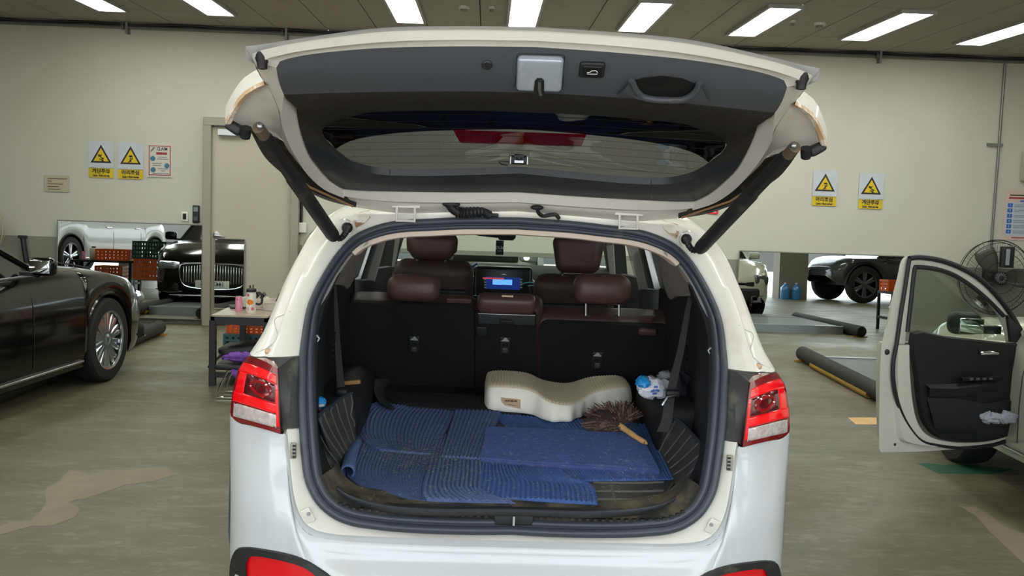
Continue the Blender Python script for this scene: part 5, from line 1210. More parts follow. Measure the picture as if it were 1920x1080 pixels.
# ================================================================== other cars
BLKP = mat('black_paint', (4, 4, 5), .16, coat=.35, spec=.3); PEARL = mat('pearl_paint', (186, 183, 169), .22, coat=.8); GREYP = mat('dark_grey_paint', (44, 46, 50), .22, coat=.8)
DGLASS = mat('dark_window', (14, 16, 18), .05, coat=1., spec=.8); LAMPG = mat('headlamp_clear', (150, 156, 162), .08, coat=1., metal=.4)
PLATE = mat('plate_white', (226, 228, 224), .4); PLINK = mat('plate_ink', (20, 20, 22), .5)
def car(name, label, loc, rz, paint, L=5.0, W=.93, zt=((-2.5, .82), (-2.2, 1.0), (-1.2, 1.02), (1.1, 1.0), (2.0, .93), (2.4, .8), (2.5, .68)), axles=(-1.55, 1.55), wr=.36, roof=((1.15, 1.0), (.35, 1.42), (-.5, 1.48), (-1.2, 1.42), (-2.0, 1.0)), spoke=10, style='pairs', spm=None, zb=.24, nosep=.25, wins=((1.0, -.02), (-.08, -1.0)), cat='car', arch=1.13, msides=(-1, 1)):
    t = thing(name, label, cat, loc, rz, None, world=False)
    spm = spm or ALLOY
    st = sorted(set([round(-L/2+L*i/36, 3) for i in range(37)]+[round(a+wr*arch*math.cos(PI*k/14), 3) for a in axles for k in range(15)]))
    def half(y):
        u = abs(y)/(L/2); e = max(0, (u-.72)/.28)
        return W*(1-(nosep if y > 0 else nosep*.8)*e**2.2)
    b = M(); rs = []
    for y in st:
        w_, z1 = half(y), interp(zt, y); z0 = zb+.10*max(0, (abs(y)/(L/2)-.85)/.15)
        for a in axles:
            d = abs(y-a)
            if d < wr*arch: z0 = max(z0, wr+math.sqrt(max(0, (wr*arch)**2-d*d)))
        z0 = min(z0, z1-.1); h = z1-z0
        r_ = [V((w_*.955, y, z0)), V((w_*.99, y, z0+.16*h)), V((w_, y, z0+.42*h)), V((w_*.992, y, z0+.7*h)), V((w_*.965, y, z0+.9*h)), V((w_*.90, y, z1)), V((w_*.62, y, z1+.035)), V((w_*.3, y, z1+.045)), V((0, y, z1+.05))]
        rs.append(r_+[V((-p.x, p.y, p.z)) for p in reversed(r_[:-1])])
    b.grid(rs)
    for e in (0, -1):
        r_ = rs[e]; n = len(r_); zc = sum(p.z for p in r_)/n
        b.grid([r_, [V((p.x*.96, p.y+(.03 if e else -.03), zc+(p.z-zc)*.86)) for p in r_], [V((p.x*.5, p.y+(.05 if e else -.05), zc+(p.z-zc)*.4)) for p in r_]]); b.poly([V((p.x*.5, p.y+(.05 if e else -.05), zc+(p.z-zc)*.4)) for p in r_])
    ob('body', b, paint, t, sharp=50)
    for sx in (-1, 1):
        for a in axles:
            k_ = [2*PI*i/28 for i in range(15)]
            ob('wheel_arch', M().tube([V((sx*W*.965, a+wr*arch*math.cos(x), wr+wr*arch*math.sin(x))) for x in k_], .018, 6), BLK if paint is not BLKP else paint, t)
            w_in = M().rings([[V((sx*x_, a+wr*1.16*math.cos(q), wr+wr*1.16*math.sin(q))) for q in k_] for x_ in (W*.95, W*.45)], closed=False, cap=False)
            w_in.poly([V((sx*W*.45, a+wr*1.16*math.cos(q), wr+wr*1.16*math.sin(q))) for q in k_]); ob('arch_liner', w_in, BLK, t)
            wheel('wheel', t, (sx*(W-.125), a, wr), wr, .23, wr*.70, spoke, sx, spm, style)
    ob('underbody', M().box((0, 0, zb+.1), (W*1.5, L*.8, .2)), BLK, t)
    # greenhouse
    wb = W*.90; wt = W*.70; P = list(roof)
    def gw(z): zs = [p[1] for p in P]; return wb+(wt-wb)*min(1, max(0, (z-min(zs))/(max(zs)-min(zs))))
    g = M(); rg = [[V((gw(z)*u, y, z+(.03*(1-u*u) if z > min(p[1] for p in P)+.1 else 0))) for u in (-1, -.6, 0, .6, 1)] for y, z in P]
    ob('windscreen', M().grid(rg[:2]), DGLASS, t); ob('roof', M().grid(rg[1:-1]), paint, t); ob('rear_window', M().grid(rg[-2:]), DGLASS, t)
    (yf, zf), (yb, zb_) = P[0], P[-1]; zr = [p[1] for p in P]
    def roofz(y):
        return interp([(a, c) for a, c in reversed(P)], y)
    for sx in (-1, 1):
        side = [V((sx*gw(z), y, z)) for y, z in P]
        ob('roof_rail', M().tube(side, .026, 6), paint, t)
        zbelt = min(zr)
        for y0, y1 in wins:
            ys = [y0+(y1-y0)*i/8 for i in range(9)]
            top = [V((sx*(gw(roofz(y)-.03)+.004), y, max(zbelt+.02, roofz(y)-.035))) for y in ys]
            bot = [V((sx*(wb+.004), y, zbelt+.005)) for y in ys]
            ob('side_window', M().grid([bot, top]), DGLASS, t)
        fullt = [V((sx*gw(roofz(y)), y, roofz(y)-.005)) for y in [yb+(yf-yb)*i/16 for i in range(17)]]; fullb = [V((sx*wb, p.y, zbelt-.01)) for p in fullt]
        ob('side_pillars', M().grid([fullb, fullt]), BLK, t)
        ob('belt_trim', M().tube([V((sx*(wb+.01), yb, zbelt)), V((sx*(wb+.01), yf-.1, zbelt))], .010, 6), CHROME, t)
        if sx in msides:
          mr = ob('door_mirror', M().rbox((sx*(W+.10), yf-.28, zbelt+.09), (.20, .11, .14), .045), paint, t)
          ob('mirror_glass', M().rbox((sx*(W+.10), yf-.34, zbelt+.09), (.16, .008, .10), .004), MIR, mr)
          ob('mirror_arm', M().box((sx*(W-.02), yf-.28, zbelt+.03), (.12, .05, .03)), BLK, mr)
        for y0, y1 in wins:
            ob('door_handle', M().rbox((sx*(W*.985), y1+.12, zbelt-.14), (.03, .19, .028), .01), CHROME, t)
        yj = wins[0][0]-.06
        for y_ in (wins[0][0]-.02, wins[0][1]-.03, wins[-1][1]):
            ob('door_seam', M().tube([V((sx*(W*.996), y_, zb+.12)), V((sx*(W*1.002), y_, zb+.35)), V((sx*(W*.995), y_, zbelt-.25)), V((sx*(W*.96), y_, zbelt-.08))], .004, 5), BLK, t)
        ob('sill_strip', M().rbox((sx*W*.98, 0, zb+.06), (.03, abs(axles[1]-axles[0])-2*wr*1.2, .022), .008), CHROME, t)
    return t
def plate(t, s, c, ink=PLINK):
    p = ob('number_plate', M().rbox(c, (.52, .012, .11), .004), PLATE, t)
    # faces forward (+y of the car)
    text('number', s, .092, ink, p, frame((c[0], c[1]+.008, c[2]), (-1, 0, 0), (0, 0, 1)), xs=.86, bold=.001)
    return p
# --- black saloon, left
SAL = dict(L=5.25, W=.955, zt=((-2.6, .80), (-2.3, 1.02), (-1.5, 1.06), (1.0, 1.03), (1.7, .97), (2.25, .86), (2.55, .72), (2.62, .62)), axles=(-1.6, 1.63), wr=.375, roof=((.62, 1.03), (-.2, 1.43), (-.8, 1.49), (-1.5, 1.42), (-2.2, 1.05)), spoke=20, zb=.2, nosep=.22, wins=((.4, -.55), (-.6, -1.5)))
rz = R(-6.5)
wl = V((-3.53, 9.25, 0)); loc = wl-Matrix.Rotation(rz, 3, 'Z') @ V((.83, 1.63, 0))
sal = car('black_saloon', 'glossy black saloon with many-spoked alloy wheels at the left edge', (loc.x, loc.y, 0), rz, BLKP, **SAL)
gp = ob('grille', M().rbox((0, 2.63, .52), (1.0, .10, .40), .09), BLK, sal)
for i in range(23): ob('grille_bar', M().rbox((-.44+.04*i, 2.69, .54), (.012, .016, .33-.10*abs(i-11)/11), .004), CHROME, gp)
ob('grille_surround', M().tube(spline([V((-.5, 2.68, .60)), V((-.42, 2.68, .70)), V((0, 2.70, .715)), V((.42, 2.68, .70)), V((.5, 2.68, .60)), V((.42, 2.68, .37)), V((0, 2.70, .33)), V((-.42, 2.68, .37))], 4, True), .012, 6, loop=True), CHROME, gp)
plate(sal, '144가 3795', (0, 2.72, .40))
for sx in (-1, 1):
    h = ob('headlamp', M().rbox((sx*.66, 2.50, .66), (.34, .26, .13), .06, k=4, rot=Matrix.Rotation(R(-sx*28), 3, 'Z')), LAMPG, sal)
    ob('light_strip', M().tube(spline([V((sx*.52, 2.63, .71)), V((sx*.68, 2.60, .72)), V((sx*.82, 2.47, .72))], 4), .010, 6), mat('running_light', (250, 250, 250), .2, emit=(240, 245, 255), es=2.5), h)
    ob('air_intake', M().rbox((sx*.66, 2.54, .34), (.36, .18, .16), .05, rot=Matrix.Rotation(R(-sx*22), 3, 'Z')), BLK, sal)
    ob('intake_trim', M().tube(spline([V((sx*.46, 2.66, .28)), V((sx*.66, 2.62, .26)), V((sx*.88, 2.48, .30))], 4), .010, 6), CHROME, sal)
ob('lower_trim', M().rbox((0, 2.62, .22), (1.3, .10, .03), .012), CHROME, sal)
ob('bonnet_line', M().tube(spline([V((.60, 1.3, 1.075)), V((.56, 1.9, .99)), V((.5, 2.4, .86))], 4), .006, 5), BLK, sal)
# --- white car with the open door, right
WC = dict(L=4.3, W=.90, zt=((-2.15, .85), (-1.9, 1.0), (-1.0, 1.02), (1.0, 1.02), (1.6, .98), (2.0, .88), (2.15, .72)), axles=(-1.3, 1.32), wr=.33, roof=((.56, 1.02), (-.1, 1.52), (-.7, 1.6), (-1.4, 1.56), (-2.0, 1.02)), spoke=10, zb=.24, nosep=.2, wins=((.4, -.55), (-.62, -1.3)), msides=(1,))
wc = car('pale_hatchback', 'pearl white hatchback at the right edge with its front door open', (4.13, 5.9, 0), 0, PEARL, **WC)
gp = ob('grille', M().rbox((0, 2.16, .60), (1.06, .08, .10), .03), BLK, wc)
ob('lower_grille', M().rbox((0, 2.18, .40), (1.25, .10, .26), .08), BLK, wc)
plate(wc, '152나 4821', (0, 2.25, .44))
for sx in (-1, 1):
    h = ob('headlamp', M().rbox((sx*.64, 2.06, .68), (.32, .20, .18), .06, rot=Matrix.Rotation(R(-sx*26), 3, 'Z')), mat('headlamp_smoked', (70, 74, 78), .08, coat=1.), wc)
    ob('fog_lamp', M().rbox((sx*.56, 2.2, .34), (.17, .06, .11), .03), LAMPG, wc)
    ob('fog_surround', M().tube([V((sx*.46, 2.235, .29)), V((sx*.64, 2.22, .29)), V((sx*.68, 2.2, .40)), V((sx*.48, 2.235, .39))], .009, 6, loop=True), CHROME, wc)
# the open front door
D = lambda x, y, Y: at(x, y, Y)
def dY(x): return 6.10+(x-1648)/260*.42        # the door stands away from the car, hinge end farther off
def dp(x, y, off=0.): p = at(x, y, dY(x)); return p+V((.36, -.93, 0))*off if False else p+DN*off
h0, h1 = at(1648, 850, dY(1648)), at(1900, 850, dY(1900)); dd = (h1-h0); dd.z = 0; dd.normalize(); DN = V((dd.y, -dd.x, 0))
if DN.y > 0: DN = -DN
DWH = mat('door_white', (198, 196, 187), .35, coat=.4, stain=((166, 160, 147), 8., .6, .85)); DBL = mat('door_card_black', (18, 18, 20), .55, bump=(200, .1)); DGY = mat('door_card_grey', (27, 28, 31), .5)
outer = [(1648, 848), (1648, 800), (1650, 700), (1653, 645), (1666, 600), (1676, 560), (1688, 520), (1699, 483), (1720, 479), (1760, 485), (1800, 500), (1835, 522), (1865, 552), (1890, 585), (1908, 615), (1918, 640), (1922, 700), (1922, 780), (1905, 815), (1880, 835), (1800, 842), (1720, 847)]
wino = [(1712, 498), (1750, 500), (1790, 513), (1830, 538), (1862, 568), (1884, 594), (1895, 640), (1840, 634), (1780, 628), (1700, 620), (1704, 570)]
door = M()
OP = spline([V((x, y, 0)) for x, y in outer], 3, True)
def ring(pts, off, n=None): return [dp(p.x, p.y, off) for p in pts]
# frame: outer edge -> window opening, as a closed shell
Wn = spline([V((x, y, 0)) for x, y in wino], 4, True)
def near_idx(p, L_): return min(range(len(L_)), key=lambda i: (L_[i]-p).length)
# upper frame strip around the glass
ufo = [V((x, y, 0)) for x, y in ((1653, 645), (1666, 600), (1676, 560), (1688, 520), (1699, 483), (1720, 479), (1760, 485), (1800, 500), (1835, 522), (1865, 552), (1890, 585), (1908, 615), (1920, 645))]
ufi = [V((x, y, 0)) for x, y in ((1697, 645), (1700, 615), (1704, 575), (1709, 530), (1713, 498), (1730, 497), (1758, 502), (1790, 513), (1822, 533), (1850, 556), (1874, 582), (1890, 612), (1898, 645))]
a_, c_ = resample(spline(ufo, 4), 50), resample(spline(ufi, 4), 50)
b = M().grid([[dp(*(p.lerp(q, .25).xy), -.05) for p, q in zip(a_, c_)], [dp(p.x, p.y, .0) for p in a_], [dp(*(p.lerp(q, .55).xy), .01) for p, q in zip(a_, c_)], [dp(p.x, p.y, .0) for p in c_], [dp(p.x, p.y, -.05) for p in c_]])
lowo = [V((x, y, 0)) for x, y in ((1653, 645), (1650, 700), (1648, 800), (1648, 848), (1720, 847), (1800, 842), (1880, 835), (1905, 815), (1922, 780), (1922, 700), (1920, 645))]
lowi = [V((x, y, 0)) for x, y in ((1697, 645), (1698, 700), (1706, 770), (1722, 806), (1750, 822), (1800, 828), (1860, 822), (1892, 802), (1908, 770), (1912, 700), (1906, 645))]
a2, c2 = resample(spline(lowo, 1), 60), resample(spline(lowi, 4), 60)
b.grid([[dp(*(p.lerp(q, .3).xy), -.07) for p, q in zip(a2, c2)], [dp(p.x, p.y, .0) for p in a2], [dp(*(p.lerp(q, .5).xy), .004) for p, q in zip(a2, c2)], [dp(*(p.lerp(q, .56).xy), .03) for p, q in zip(a2, c2)], [dp(p.x, p.y, .035) for p in c2]])
sk_ = [dp(p.x, p.y, -.06) for p in a_]+[dp(p.x, p.y, -.09) for p in reversed(a2)]
b.prism([dp(*(p.lerp(q, .3).xy), -.07) for p, q in zip(a2, c2)], -DN*.03)
hd = thing('dummy', '', '') if False else None
# parts of the door are parts of the car: placed in the car's own axes
def cob(name, bb, mt, par, **k):
    if par is wc: bb.xf(Matrix.Translation((-4.13, -5.9, 0)))
    else: bb.xf(Matrix.Translation((-4.13, -5.9, 0)))
    return ob(name, bb, mt, par, **k)
od = cob('open_door', b, DWH, wc, sharp=50, label='open white front door seen from its inner side')
sealp = [V((x, y, 0)) for x, y in ((1700, 486), (1692, 540), (1684, 590), (1677, 640), (1670, 680), (1671, 720), (1682, 765), (1700, 800), (1722, 824), (1750, 832), (1800, 838), (1850, 834), (1880, 826))]
cob('door_rubber', M().tube([dp(p.x, p.y, .022) for p in spline(sealp, 4)], .013, 8), BLK, od)
cob('frame_rubber', M().tube([dp(p.x, p.y, .022) for p in spline([V((x, y, 0)) for x, y in ((1700, 484), (1722, 482), (1760, 488), (1800, 503), (1835, 525), (1865, 555), (1890, 588), (1908, 618))], 4)], .016, 8), mat('rubber_dark', (30, 31, 36), .5), od)
cob('window_channel', M().tube([dp(p.x, p.y, .006) for p in spline([V((x, y, 0)) for x, y in ((1700, 622), (1706, 570), (1713, 508), (1720, 501), (1755, 505), (1790, 517), (1826, 541), (1855, 566), (1880, 592))], 4)], .014, 8), MATS['rubber_dark'], od)
cob('window_glass', M().prism([dp(x, y, -.02) for x, y in ((1712, 505), (1750, 505), (1788, 517), (1824, 541), (1852, 564), (1878, 592), (1890, 640), (1840, 636), (1780, 630), (1700, 624))], -DN*.004), glassm('door_glass', (.82, .86, .82)), od)
cp = [V((x, y, 0)) for x, y in ((1699, 622), (1760, 628), (1830, 636), (1885, 642), (1908, 645), (1912, 700), (1912, 760), (1900, 795), (1880, 815), (1840, 825), (1790, 826), (1750, 818), (1728, 800), (1714, 770), (1705, 700))]
cps = spline(cp, 3, True); cen_ = V((1812, 725, 0))
b = M().grid([[dp(p.x, p.y, .03) for p in cps+[cps[0]]], [dp(*(p.lerp(cen_, .03).xy), .06) for p in cps+[cps[0]]], [dp(*(p.lerp(cen_, .3).xy), .07) for p in cps+[cps[0]]], [dp(*(p.lerp(cen_, .7).xy), .062) for p in cps+[cps[0]]], [dp(cen_.x, cen_.y, .06) for p in cps+[cps[0]]]])
cardv = bvh_of(b); cd_ = cob('door_card', b, DBL, od, label='black moulded door card')
b = M().grid([[dp(x, y, o) for x, y, o in r] for r in ([(1720, 716, .06), (1760, 716, .075), (1800, 712, .09), (1850, 706, .08)], [(1720, 722, .10), (1760, 722, .125), (1800, 717, .135), (1852, 712, .09)], [(1722, 738, .09), (1760, 738, .10), (1800, 734, .10), (1850, 726, .08)])])
cob('armrest', b, DGY, od, sharp=60)
b = M().grid([[dp(x, y, o) for x, y, o in r] for r in ([(1722, 742, .07), (1770, 742, .085), (1830, 752, .09), (1890, 740, .07)], [(1728, 776, .085), (1775, 786, .11), (1830, 790, .115), (1894, 776, .08)], [(1740, 806, .06), (1780, 818, .07), (1840, 818, .07), (1886, 806, .06)])])
cob('door_pocket', b, DGY, od, sharp=60)
b = M().rbox((0, 0, 0), (.2, .02, .03), .006)
cob('switch_panel', M().tube([dp(1778, 706, .10), dp(1850, 704, .10)], .016, 6), mat('switch_black', (14, 14, 15), .3), od)
for k in range(4): cob('window_switch', M().box(dp(1793+12*k, 704, .117), (.022, .012, .012)), mat('switch_grey', (70, 70, 74), .4), od)
cob('inner_handle', M().tube([dp(1818, 659, .085), dp(1830, 657, .10), dp(1850, 659, .085)], [.012, .016, .010], 10), CHROME, od)
cob('handle_bowl', M().prism([dp(x, y, .072) for x, y in ((1817, 650), (1852, 652), (1850, 666), (1820, 664))], DN*.004), mat('bowl_black', (10, 10, 11), .6), od)
cob('mirror_sail', M().prism([dp(x, y, .02) for x, y in ((1880, 590), (1898, 606), (1916, 640), (1886, 640))], DN*.02), BLK, od)
mrb = M().rbox(dp(1845, 612, -.16), (.205, .12, .145), .05, k=4); 
em = cob('door_mirror', mrb, BLK, od); cob('mirror_glass', M().rbox(dp(1842, 615, -.085)-V((0, .0, 0)), (.165, .012, .10), .005, rot=Matrix.Rotation(R(6), 3, 'Z')), MIR, od); cob('mirror_arm', M().box(dp(1880, 622, -.1), (.12, .06, .05)), BLK, od)
for (x, y) in ((1678, 747), (1684, 730), (1688, 712)): pass
cob('latch', M().prism([dp(x, y, .022) for x, y in ((1678, 717), (1697, 718), (1698, 724), (1684, 723))], DN*.004), BLK, od)
for (x, y) in ((1687, 711), (1680, 728), (1688, 731)): cob('latch_screw', M().sphere(dp(x, y, .022), .006, 8, 5), STEEL, od)
cob('bump_plug', M().sphere(dp(1662, 660, .004), (.018, .006, .018)), BLK, od); cob('bump_plug', M().sphere(dp(1677, 833, .004), (.009, .005, .009)), BLK, od)
cob('speaker_cover', M().prism([dp(x, y, .078) for x, y in ((1872, 748), (1905, 735), (1905, 775), (1884, 800), (1870, 790))], DN*.012), DGY, od)
# cloth in the pocket
c = dp(1838, 775, .145)
t = thing('grey_cloth', 'crumpled grey cloth tucked in the pocket of the open white door', 'cloth', c)
ob('folds', crumple(c+V((-.05, 0, 0)), (.13, .07, .075), 21, None, .3), mat('cloth_pale', (150, 150, 160), .9, var=(60, .2)), t, sharp=30); ob('folded_end', crumple(c+V((.055, .005, .005)), (.13, .06, .08), 23, None, .32), MATS['cloth_pale'], t, sharp=30)
# --- cars seen only in the mirrors
ws = car('white_suv', 'white SUV raised beyond the crate table, reflected in the left mirror', (-8.45, 5.2, .28), R(12), WHITE, L=4.8, W=.94, zt=((-2.4, .9), (-2.1, 1.1), (-1, 1.12), (1.2, 1.12), (1.9, 1.05), (2.3, .9), (2.4, .75)), axles=(-1.65, 1.35), wr=.38, roof=((1.3, 1.1), (.5, 1.6), (-.5, 1.68), (-1.8, 1.62), (-2.2, 1.12)), spoke=10, zb=.3, wins=((1.0, .0), (-.06, -1.05)))
gt_ = car('grey_pickup', 'dark grey pickup parked at the open front, reflected in the right mirror', (10.95, -.85, .0), R(78), GREYP, L=4.9, W=.95, zt=((-2.45, .9), (-2.3, 1.1), (-1.2, 1.12), (1.2, 1.15), (2.1, 1.12), (2.35, 1.0), (2.45, .85)), axles=(-1.6, 1.72), wr=.47, roof=((1.35, 1.15), (.6, 1.7), (-.4, 1.76), (-.9, 1.7), (-1.1, 1.12)), spoke=12, style='pairs', zb=.42, wins=((1.0, .1), (.05, -.7)), spm=mat('dark_alloy', (110, 112, 116), .3, metal=.8))
# ================================================================== equipment standing about
GUARD = mat('rubber_guard', (40, 39, 37), .7, var=(18, .2), stain=((96, 88, 76), 7., .6, .85)); PLATEM = mat('lift_plate', (92, 94, 97), .5, var=(3, .12), stain=((60, 58, 54), 2.5, .55, .8)); YST = mat('yellow_stripe', (150, 116, 40), .6, var=(30, .3))
def lift(label, x0, x1, y0, y1, tx, ty0, ty1, ramp=True):
    t = thing('car_lift', label, 'lift', ((x0+x1)/2, (y0+y1)/2, 0))
    ob('platform', M().box(((x0+x1)/2, (y0+y1)/2, .055), (x1-x0, y1-y0, .11)), PLATEM, t, bevel=.006)
    ob('edge_strip', M().box(((x0+x1)/2, y1+.025, .06), (x1-x0, .05, .12)), STEEL, t)
    ob('platform_joint', M().box(((x0+x1)/2, y0+(y1-y0)*.3, .111), (x1-x0-.02, .012, .004)), BLK, t)
    for k, x in enumerate(tx):
        g = ob('side_guard', M().tube([(x, ty0, .085), (x, ty0+.02, .085), (x, ty1-.03, .085), (x, ty1, .085)], [.07, .08, .08, .066], 18), GUARD, t, label='black padded tube along the lift edge')
        ob('yellow_stripe', M().tube([(x-.052 if k == 0 else x+.052, ty0+.9, .035), (x-.052 if k == 0 else x+.052, ty1-.55, .035)], .032, 8), YST, g)
        ob('end_cap', M().lathe([(.055, 0), (.05, .01), (.02, .014)], (x, ty1, .085), 'y' if False else '-y', 16).xf(Matrix.Translation((0, .012, 0))), BLK, g)
        ob('foot', M().box((x, ty1-.1, .006), (.2, .12, .012)), YST, g)
lift('low scissor car lift with a black padded tube, behind the open white door', 3.66, 5.15, 8.55, 11.25, (3.56, 5.26), 8.6, 11.75)
lift('low scissor car lift under the black saloon, tube end by its nose', -4.8, -4.02, 7.6, 11.6, (-3.91, -4.9), 7.8, 12.25)
# --- small black bench by the door, with its load
BLKM = mat('black_steel', (22, 22, 23), .45); TOPM = mat('bench_top', (170, 156, 136), .3, coat=.3, var=(8, .08))
bx0, bx1, by0, by1, bz = -2.50, -2.03, 9.2, 10.35, .635
t = thing('black_bench', 'small black steel bench with a tan top in front of the beige door', 'table', ((bx0+bx1)/2, (by0+by1)/2, 0))
ob('top', M().box(((bx0+bx1)/2, (by0+by1)/2, bz-.008), (bx1-bx0+.02, by1-by0+.02, .016)), TOPM, t)
for (a, c) in (((bx0, by0), (bx1, by0)), ((bx0, by1), (bx1, by1)), ((bx0, by0), (bx0, by1)), ((bx1, by0), (bx1, by1))):
    ob('apron', M().box(((a[0]+c[0])/2, (a[1]+c[1])/2, bz-.05), (abs(c[0]-a[0])+.035, abs(c[1]-a[1])+.035, .07)), BLKM, t)
for x in (bx0, bx1):
    for y in (by0, by1): ob('leg', M().box((x, y, (bz-.05)/2), (.055, .055, bz-.05)), BLKM, t)
ob('shelf', M().box(((bx0+bx1)/2, (by0+by1)/2, .14), (bx1-bx0, by1-by0, .03)), mat('shelf_tan', (150, 140, 122), .6), t)
ob('shelf_rail', M().box(((bx0+bx1)/2, by0, .10), (bx1-bx0, .03, .05)), BLKM, t)
# things on the bench: tumbler, can, baskets, tools
c = V((at(471, 572, 9.42).x, 9.42, bz))
t = thing('tumbler', 'tall cream tumbler with a black lid and handle, orange and pink stickers', 'tumbler', c)
ob('body', M().lathe([(.040, bz), (.043, bz+.02), (.043, bz+.185), (.041, bz+.19)], (c.x, c.y, 0), 'z', 24), mat('tumbler_cream', (222, 216, 202), .35), t)
ob('lid', M().lathe([(.045, bz+.19), (.045, bz+.215), (.03, bz+.225)], (c.x, c.y, 0), 'z', 24), BLK, t)
ob('straw', M().tube([(c.x-.012, c.y, bz+.22), (c.x-.012, c.y, bz+.25)], .006, 8), BLK, t); ob('spout', M().tube([(c.x+.016, c.y, bz+.22), (c.x+.016, c.y, bz+.255)], .005, 8), BLK, t)
ob('handle', M().tube(spline([(c.x+.04, c.y, bz+.18), (c.x+.075, c.y, bz+.185), (c.x+.095, c.y, bz+.16), (c.x+.095, c.y, bz+.10), (c.x+.075, c.y, bz+.08), (c.x+.04, c.y, bz+.085)], 4), .010, 8), BLK, t)
def sticker(nm, dx, dz, w_, h_, mt):
    rs = []
    for k in range(7):
        a = (dx-w_/2+w_*k/6)/.0438
        rs.append([V((c.x+.0438*math.sin(a), c.y-.0438*math.cos(a), bz+dz-h_/2*math.sin(PI*(.15+.7*k/6)))), V((c.x+.0438*math.sin(a), c.y-.0438*math.cos(a), bz+dz+h_/2*math.sin(PI*(.15+.7*k/6))))])
    ob(nm, M().grid(rs), mt, t)
sticker('orange_sticker', -.002, .10, .062, .05, mat('sticker_orange', (226, 122, 40), .5)); sticker('pink_sticker', -.02, .165, .026, .03, mat('sticker_pink', (206, 110, 120), .5)); sticker('pink_sticker', .022, .04, .028, .032, MATS['sticker_pink']); sticker('pale_sticker', -.022, .04, .02, .03, mat('sticker_lilac', (200, 170, 180), .5))
c2 = V((at(448, 572, 9.5).x, 9.5, bz))
t = thing('pink_can', 'pink drink can standing left of the cream tumbler', 'can', c2)
ob('body', M().lathe([(.028, bz), (.032, bz+.01), (.032, bz+.125), (.026, bz+.135)], (c2.x, c2.y, 0), 'z', 20), mat('can_pink', (226, 150, 176), .35, metal=.2, stain=((200, 90, 110), 12., .55, .6)), t)
ob('rim', M().lathe([(.026, bz+.135), (.026, bz+.139), (.02, bz+.137)], (c2.x, c2.y, 0), 'z', 20), STEEL, t)
BASK = mat('basket_cream', (206, 198, 184), .5)
def basket(label, x0, x1, y0, y1, z0, z1, mt=BASK, nx=9, nz=4, name='basket', cat='basket'):
    """open lattice crate: floor, rim and separate uprights and slats on each side"""
    t = thing(name, label, cat, ((x0+x1)/2, (y0+y1)/2, z0))
    ob('floor_panel', M().box(((x0+x1)/2, (y0+y1)/2, z0+.004), (x1-x0, y1-y0, .008)), mt, t)
    e = .012
    ob('rim', M().rings([[V((x0-e, y0-e, z1)), V((x1+e, y0-e, z1)), V((x1+e, y1+e, z1)), V((x0-e, y1+e, z1))], [V((x0-e, y0-e, z1-.02)), V((x1+e, y0-e, z1-.02)), V((x1+e, y1+e, z1-.02)), V((x0-e, y1+e, z1-.02))], [V((x0, y0, z1-.02)), V((x1, y0, z1-.02)), V((x1, y1, z1-.02)), V((x0, y1, z1-.02))], [V((x0, y0, z1)), V((x1, y0, z1)), V((x1, y1, z1)), V((x0, y1, z1))]], cap=False, loop=True), mt, t)
    for nm, a, c_ in (('front_side', (x0, y0), (x1, y0)), ('back_side', (x0, y1), (x1, y1)), ('left_side', (x0, y0), (x0, y1)), ('right_side', (x1, y0), (x1, y1))):
        b = M(); n_ = nx if 'front' in nm or 'back' in nm else max(3, int(nx*.7)); ln_ = math.hypot(c_[0]-a[0], c_[1]-a[1]); hx = abs(c_[0]-a[0]) > 1e-6
        for k in range(n_+1):
            x, y = a[0]+(c_[0]-a[0])*k/n_, a[1]+(c_[1]-a[1])*k/n_; b.box((x, y, (z0+z1)/2), ((ln_/n_*.55 if hx else .008), (.008 if hx else ln_/n_*.55), z1-z0-.01))
        for k in range(nz+1):
            z = z0+.01+(z1-z0-.03)*k/nz; b.box(((a[0]+c_[0])/2, (a[1]+c_[1])/2, z), ((ln_ if hx else .010), (.010 if hx else ln_), (z1-z0)/nz*.42))
        ob(nm, b, mt, t)['kind'] = 'stuff'
    return t
basket('cream lattice basket behind the pink can and tumbler', -2.36, -2.17, 9.7, 9.9, bz, bz+.10)
basket('cream lattice basket right of the tumbler on the bench', -2.14, -2.02, 9.62, 9.9, bz, bz+.09)
t = thing('black_pouch', 'flat black pouch lying at the left corner of the bench', 'pouch', (-2.42, 9.75, bz))
ob('flap', M().rbox((-2.42, 9.8, bz+.008), (.16, .25, .016), .007, rot=Matrix.Rotation(R(20), 3, 'Z')), BLK, t); ob('strap', M().tube(spline([(-2.36, 9.7, bz+.012), (-2.30, 9.62, bz+.02), (-2.27, 9.7, bz+.012)], 4), .006, 6), BLK, t)
t = thing('spray_nozzles', 'black tool heads lying in the basket behind the tumbler', 'tool', (-2.26, 9.85, bz+.09))
for k in range(3): ob('tool_head', M().tube([(-2.32+.05*k, 9.85, bz+.09), (-2.28+.05*k, 9.82, bz+.135)], [.012, .02], 8), BLK, t)
t = thing('brown_bottle', 'dark brownish bottle in the basket at the right of the bench', 'bottle', (-2.03, 9.7, bz+.01))  # brown bottle with a black cap
ob('body', M().tube([(-2.06, 9.72, bz+.03), (-2.0, 9.7, bz+.15)], .02, 10), mat('bottle_brown', (90, 50, 60), .4), t); ob('cap', M().tube([(-2.0, 9.7, bz+.15), (-1.992, 9.697, bz+.17)], .014, 8), BLK, t)
ORG = mat('crate_orange', (206, 92, 34), .45); TEALC = mat('crate_teal', (70, 100, 104), .5); GRNC = mat('crate_dark_green', (28, 62, 50), .5); GRN2 = mat('crate_green', (60, 140, 50), .45)
basket('teal plastic crate under the orange crate behind the bench', -2.72, -2.14, 10.5, 10.95, .03, .28, TEALC, 10, 5, 'crate', 'crate')
basket('orange plastic crate stacked on the teal crate behind the bench', -2.69, -2.16, 10.5, 10.93, .282, .43, ORG, 10, 4, 'crate', 'crate')
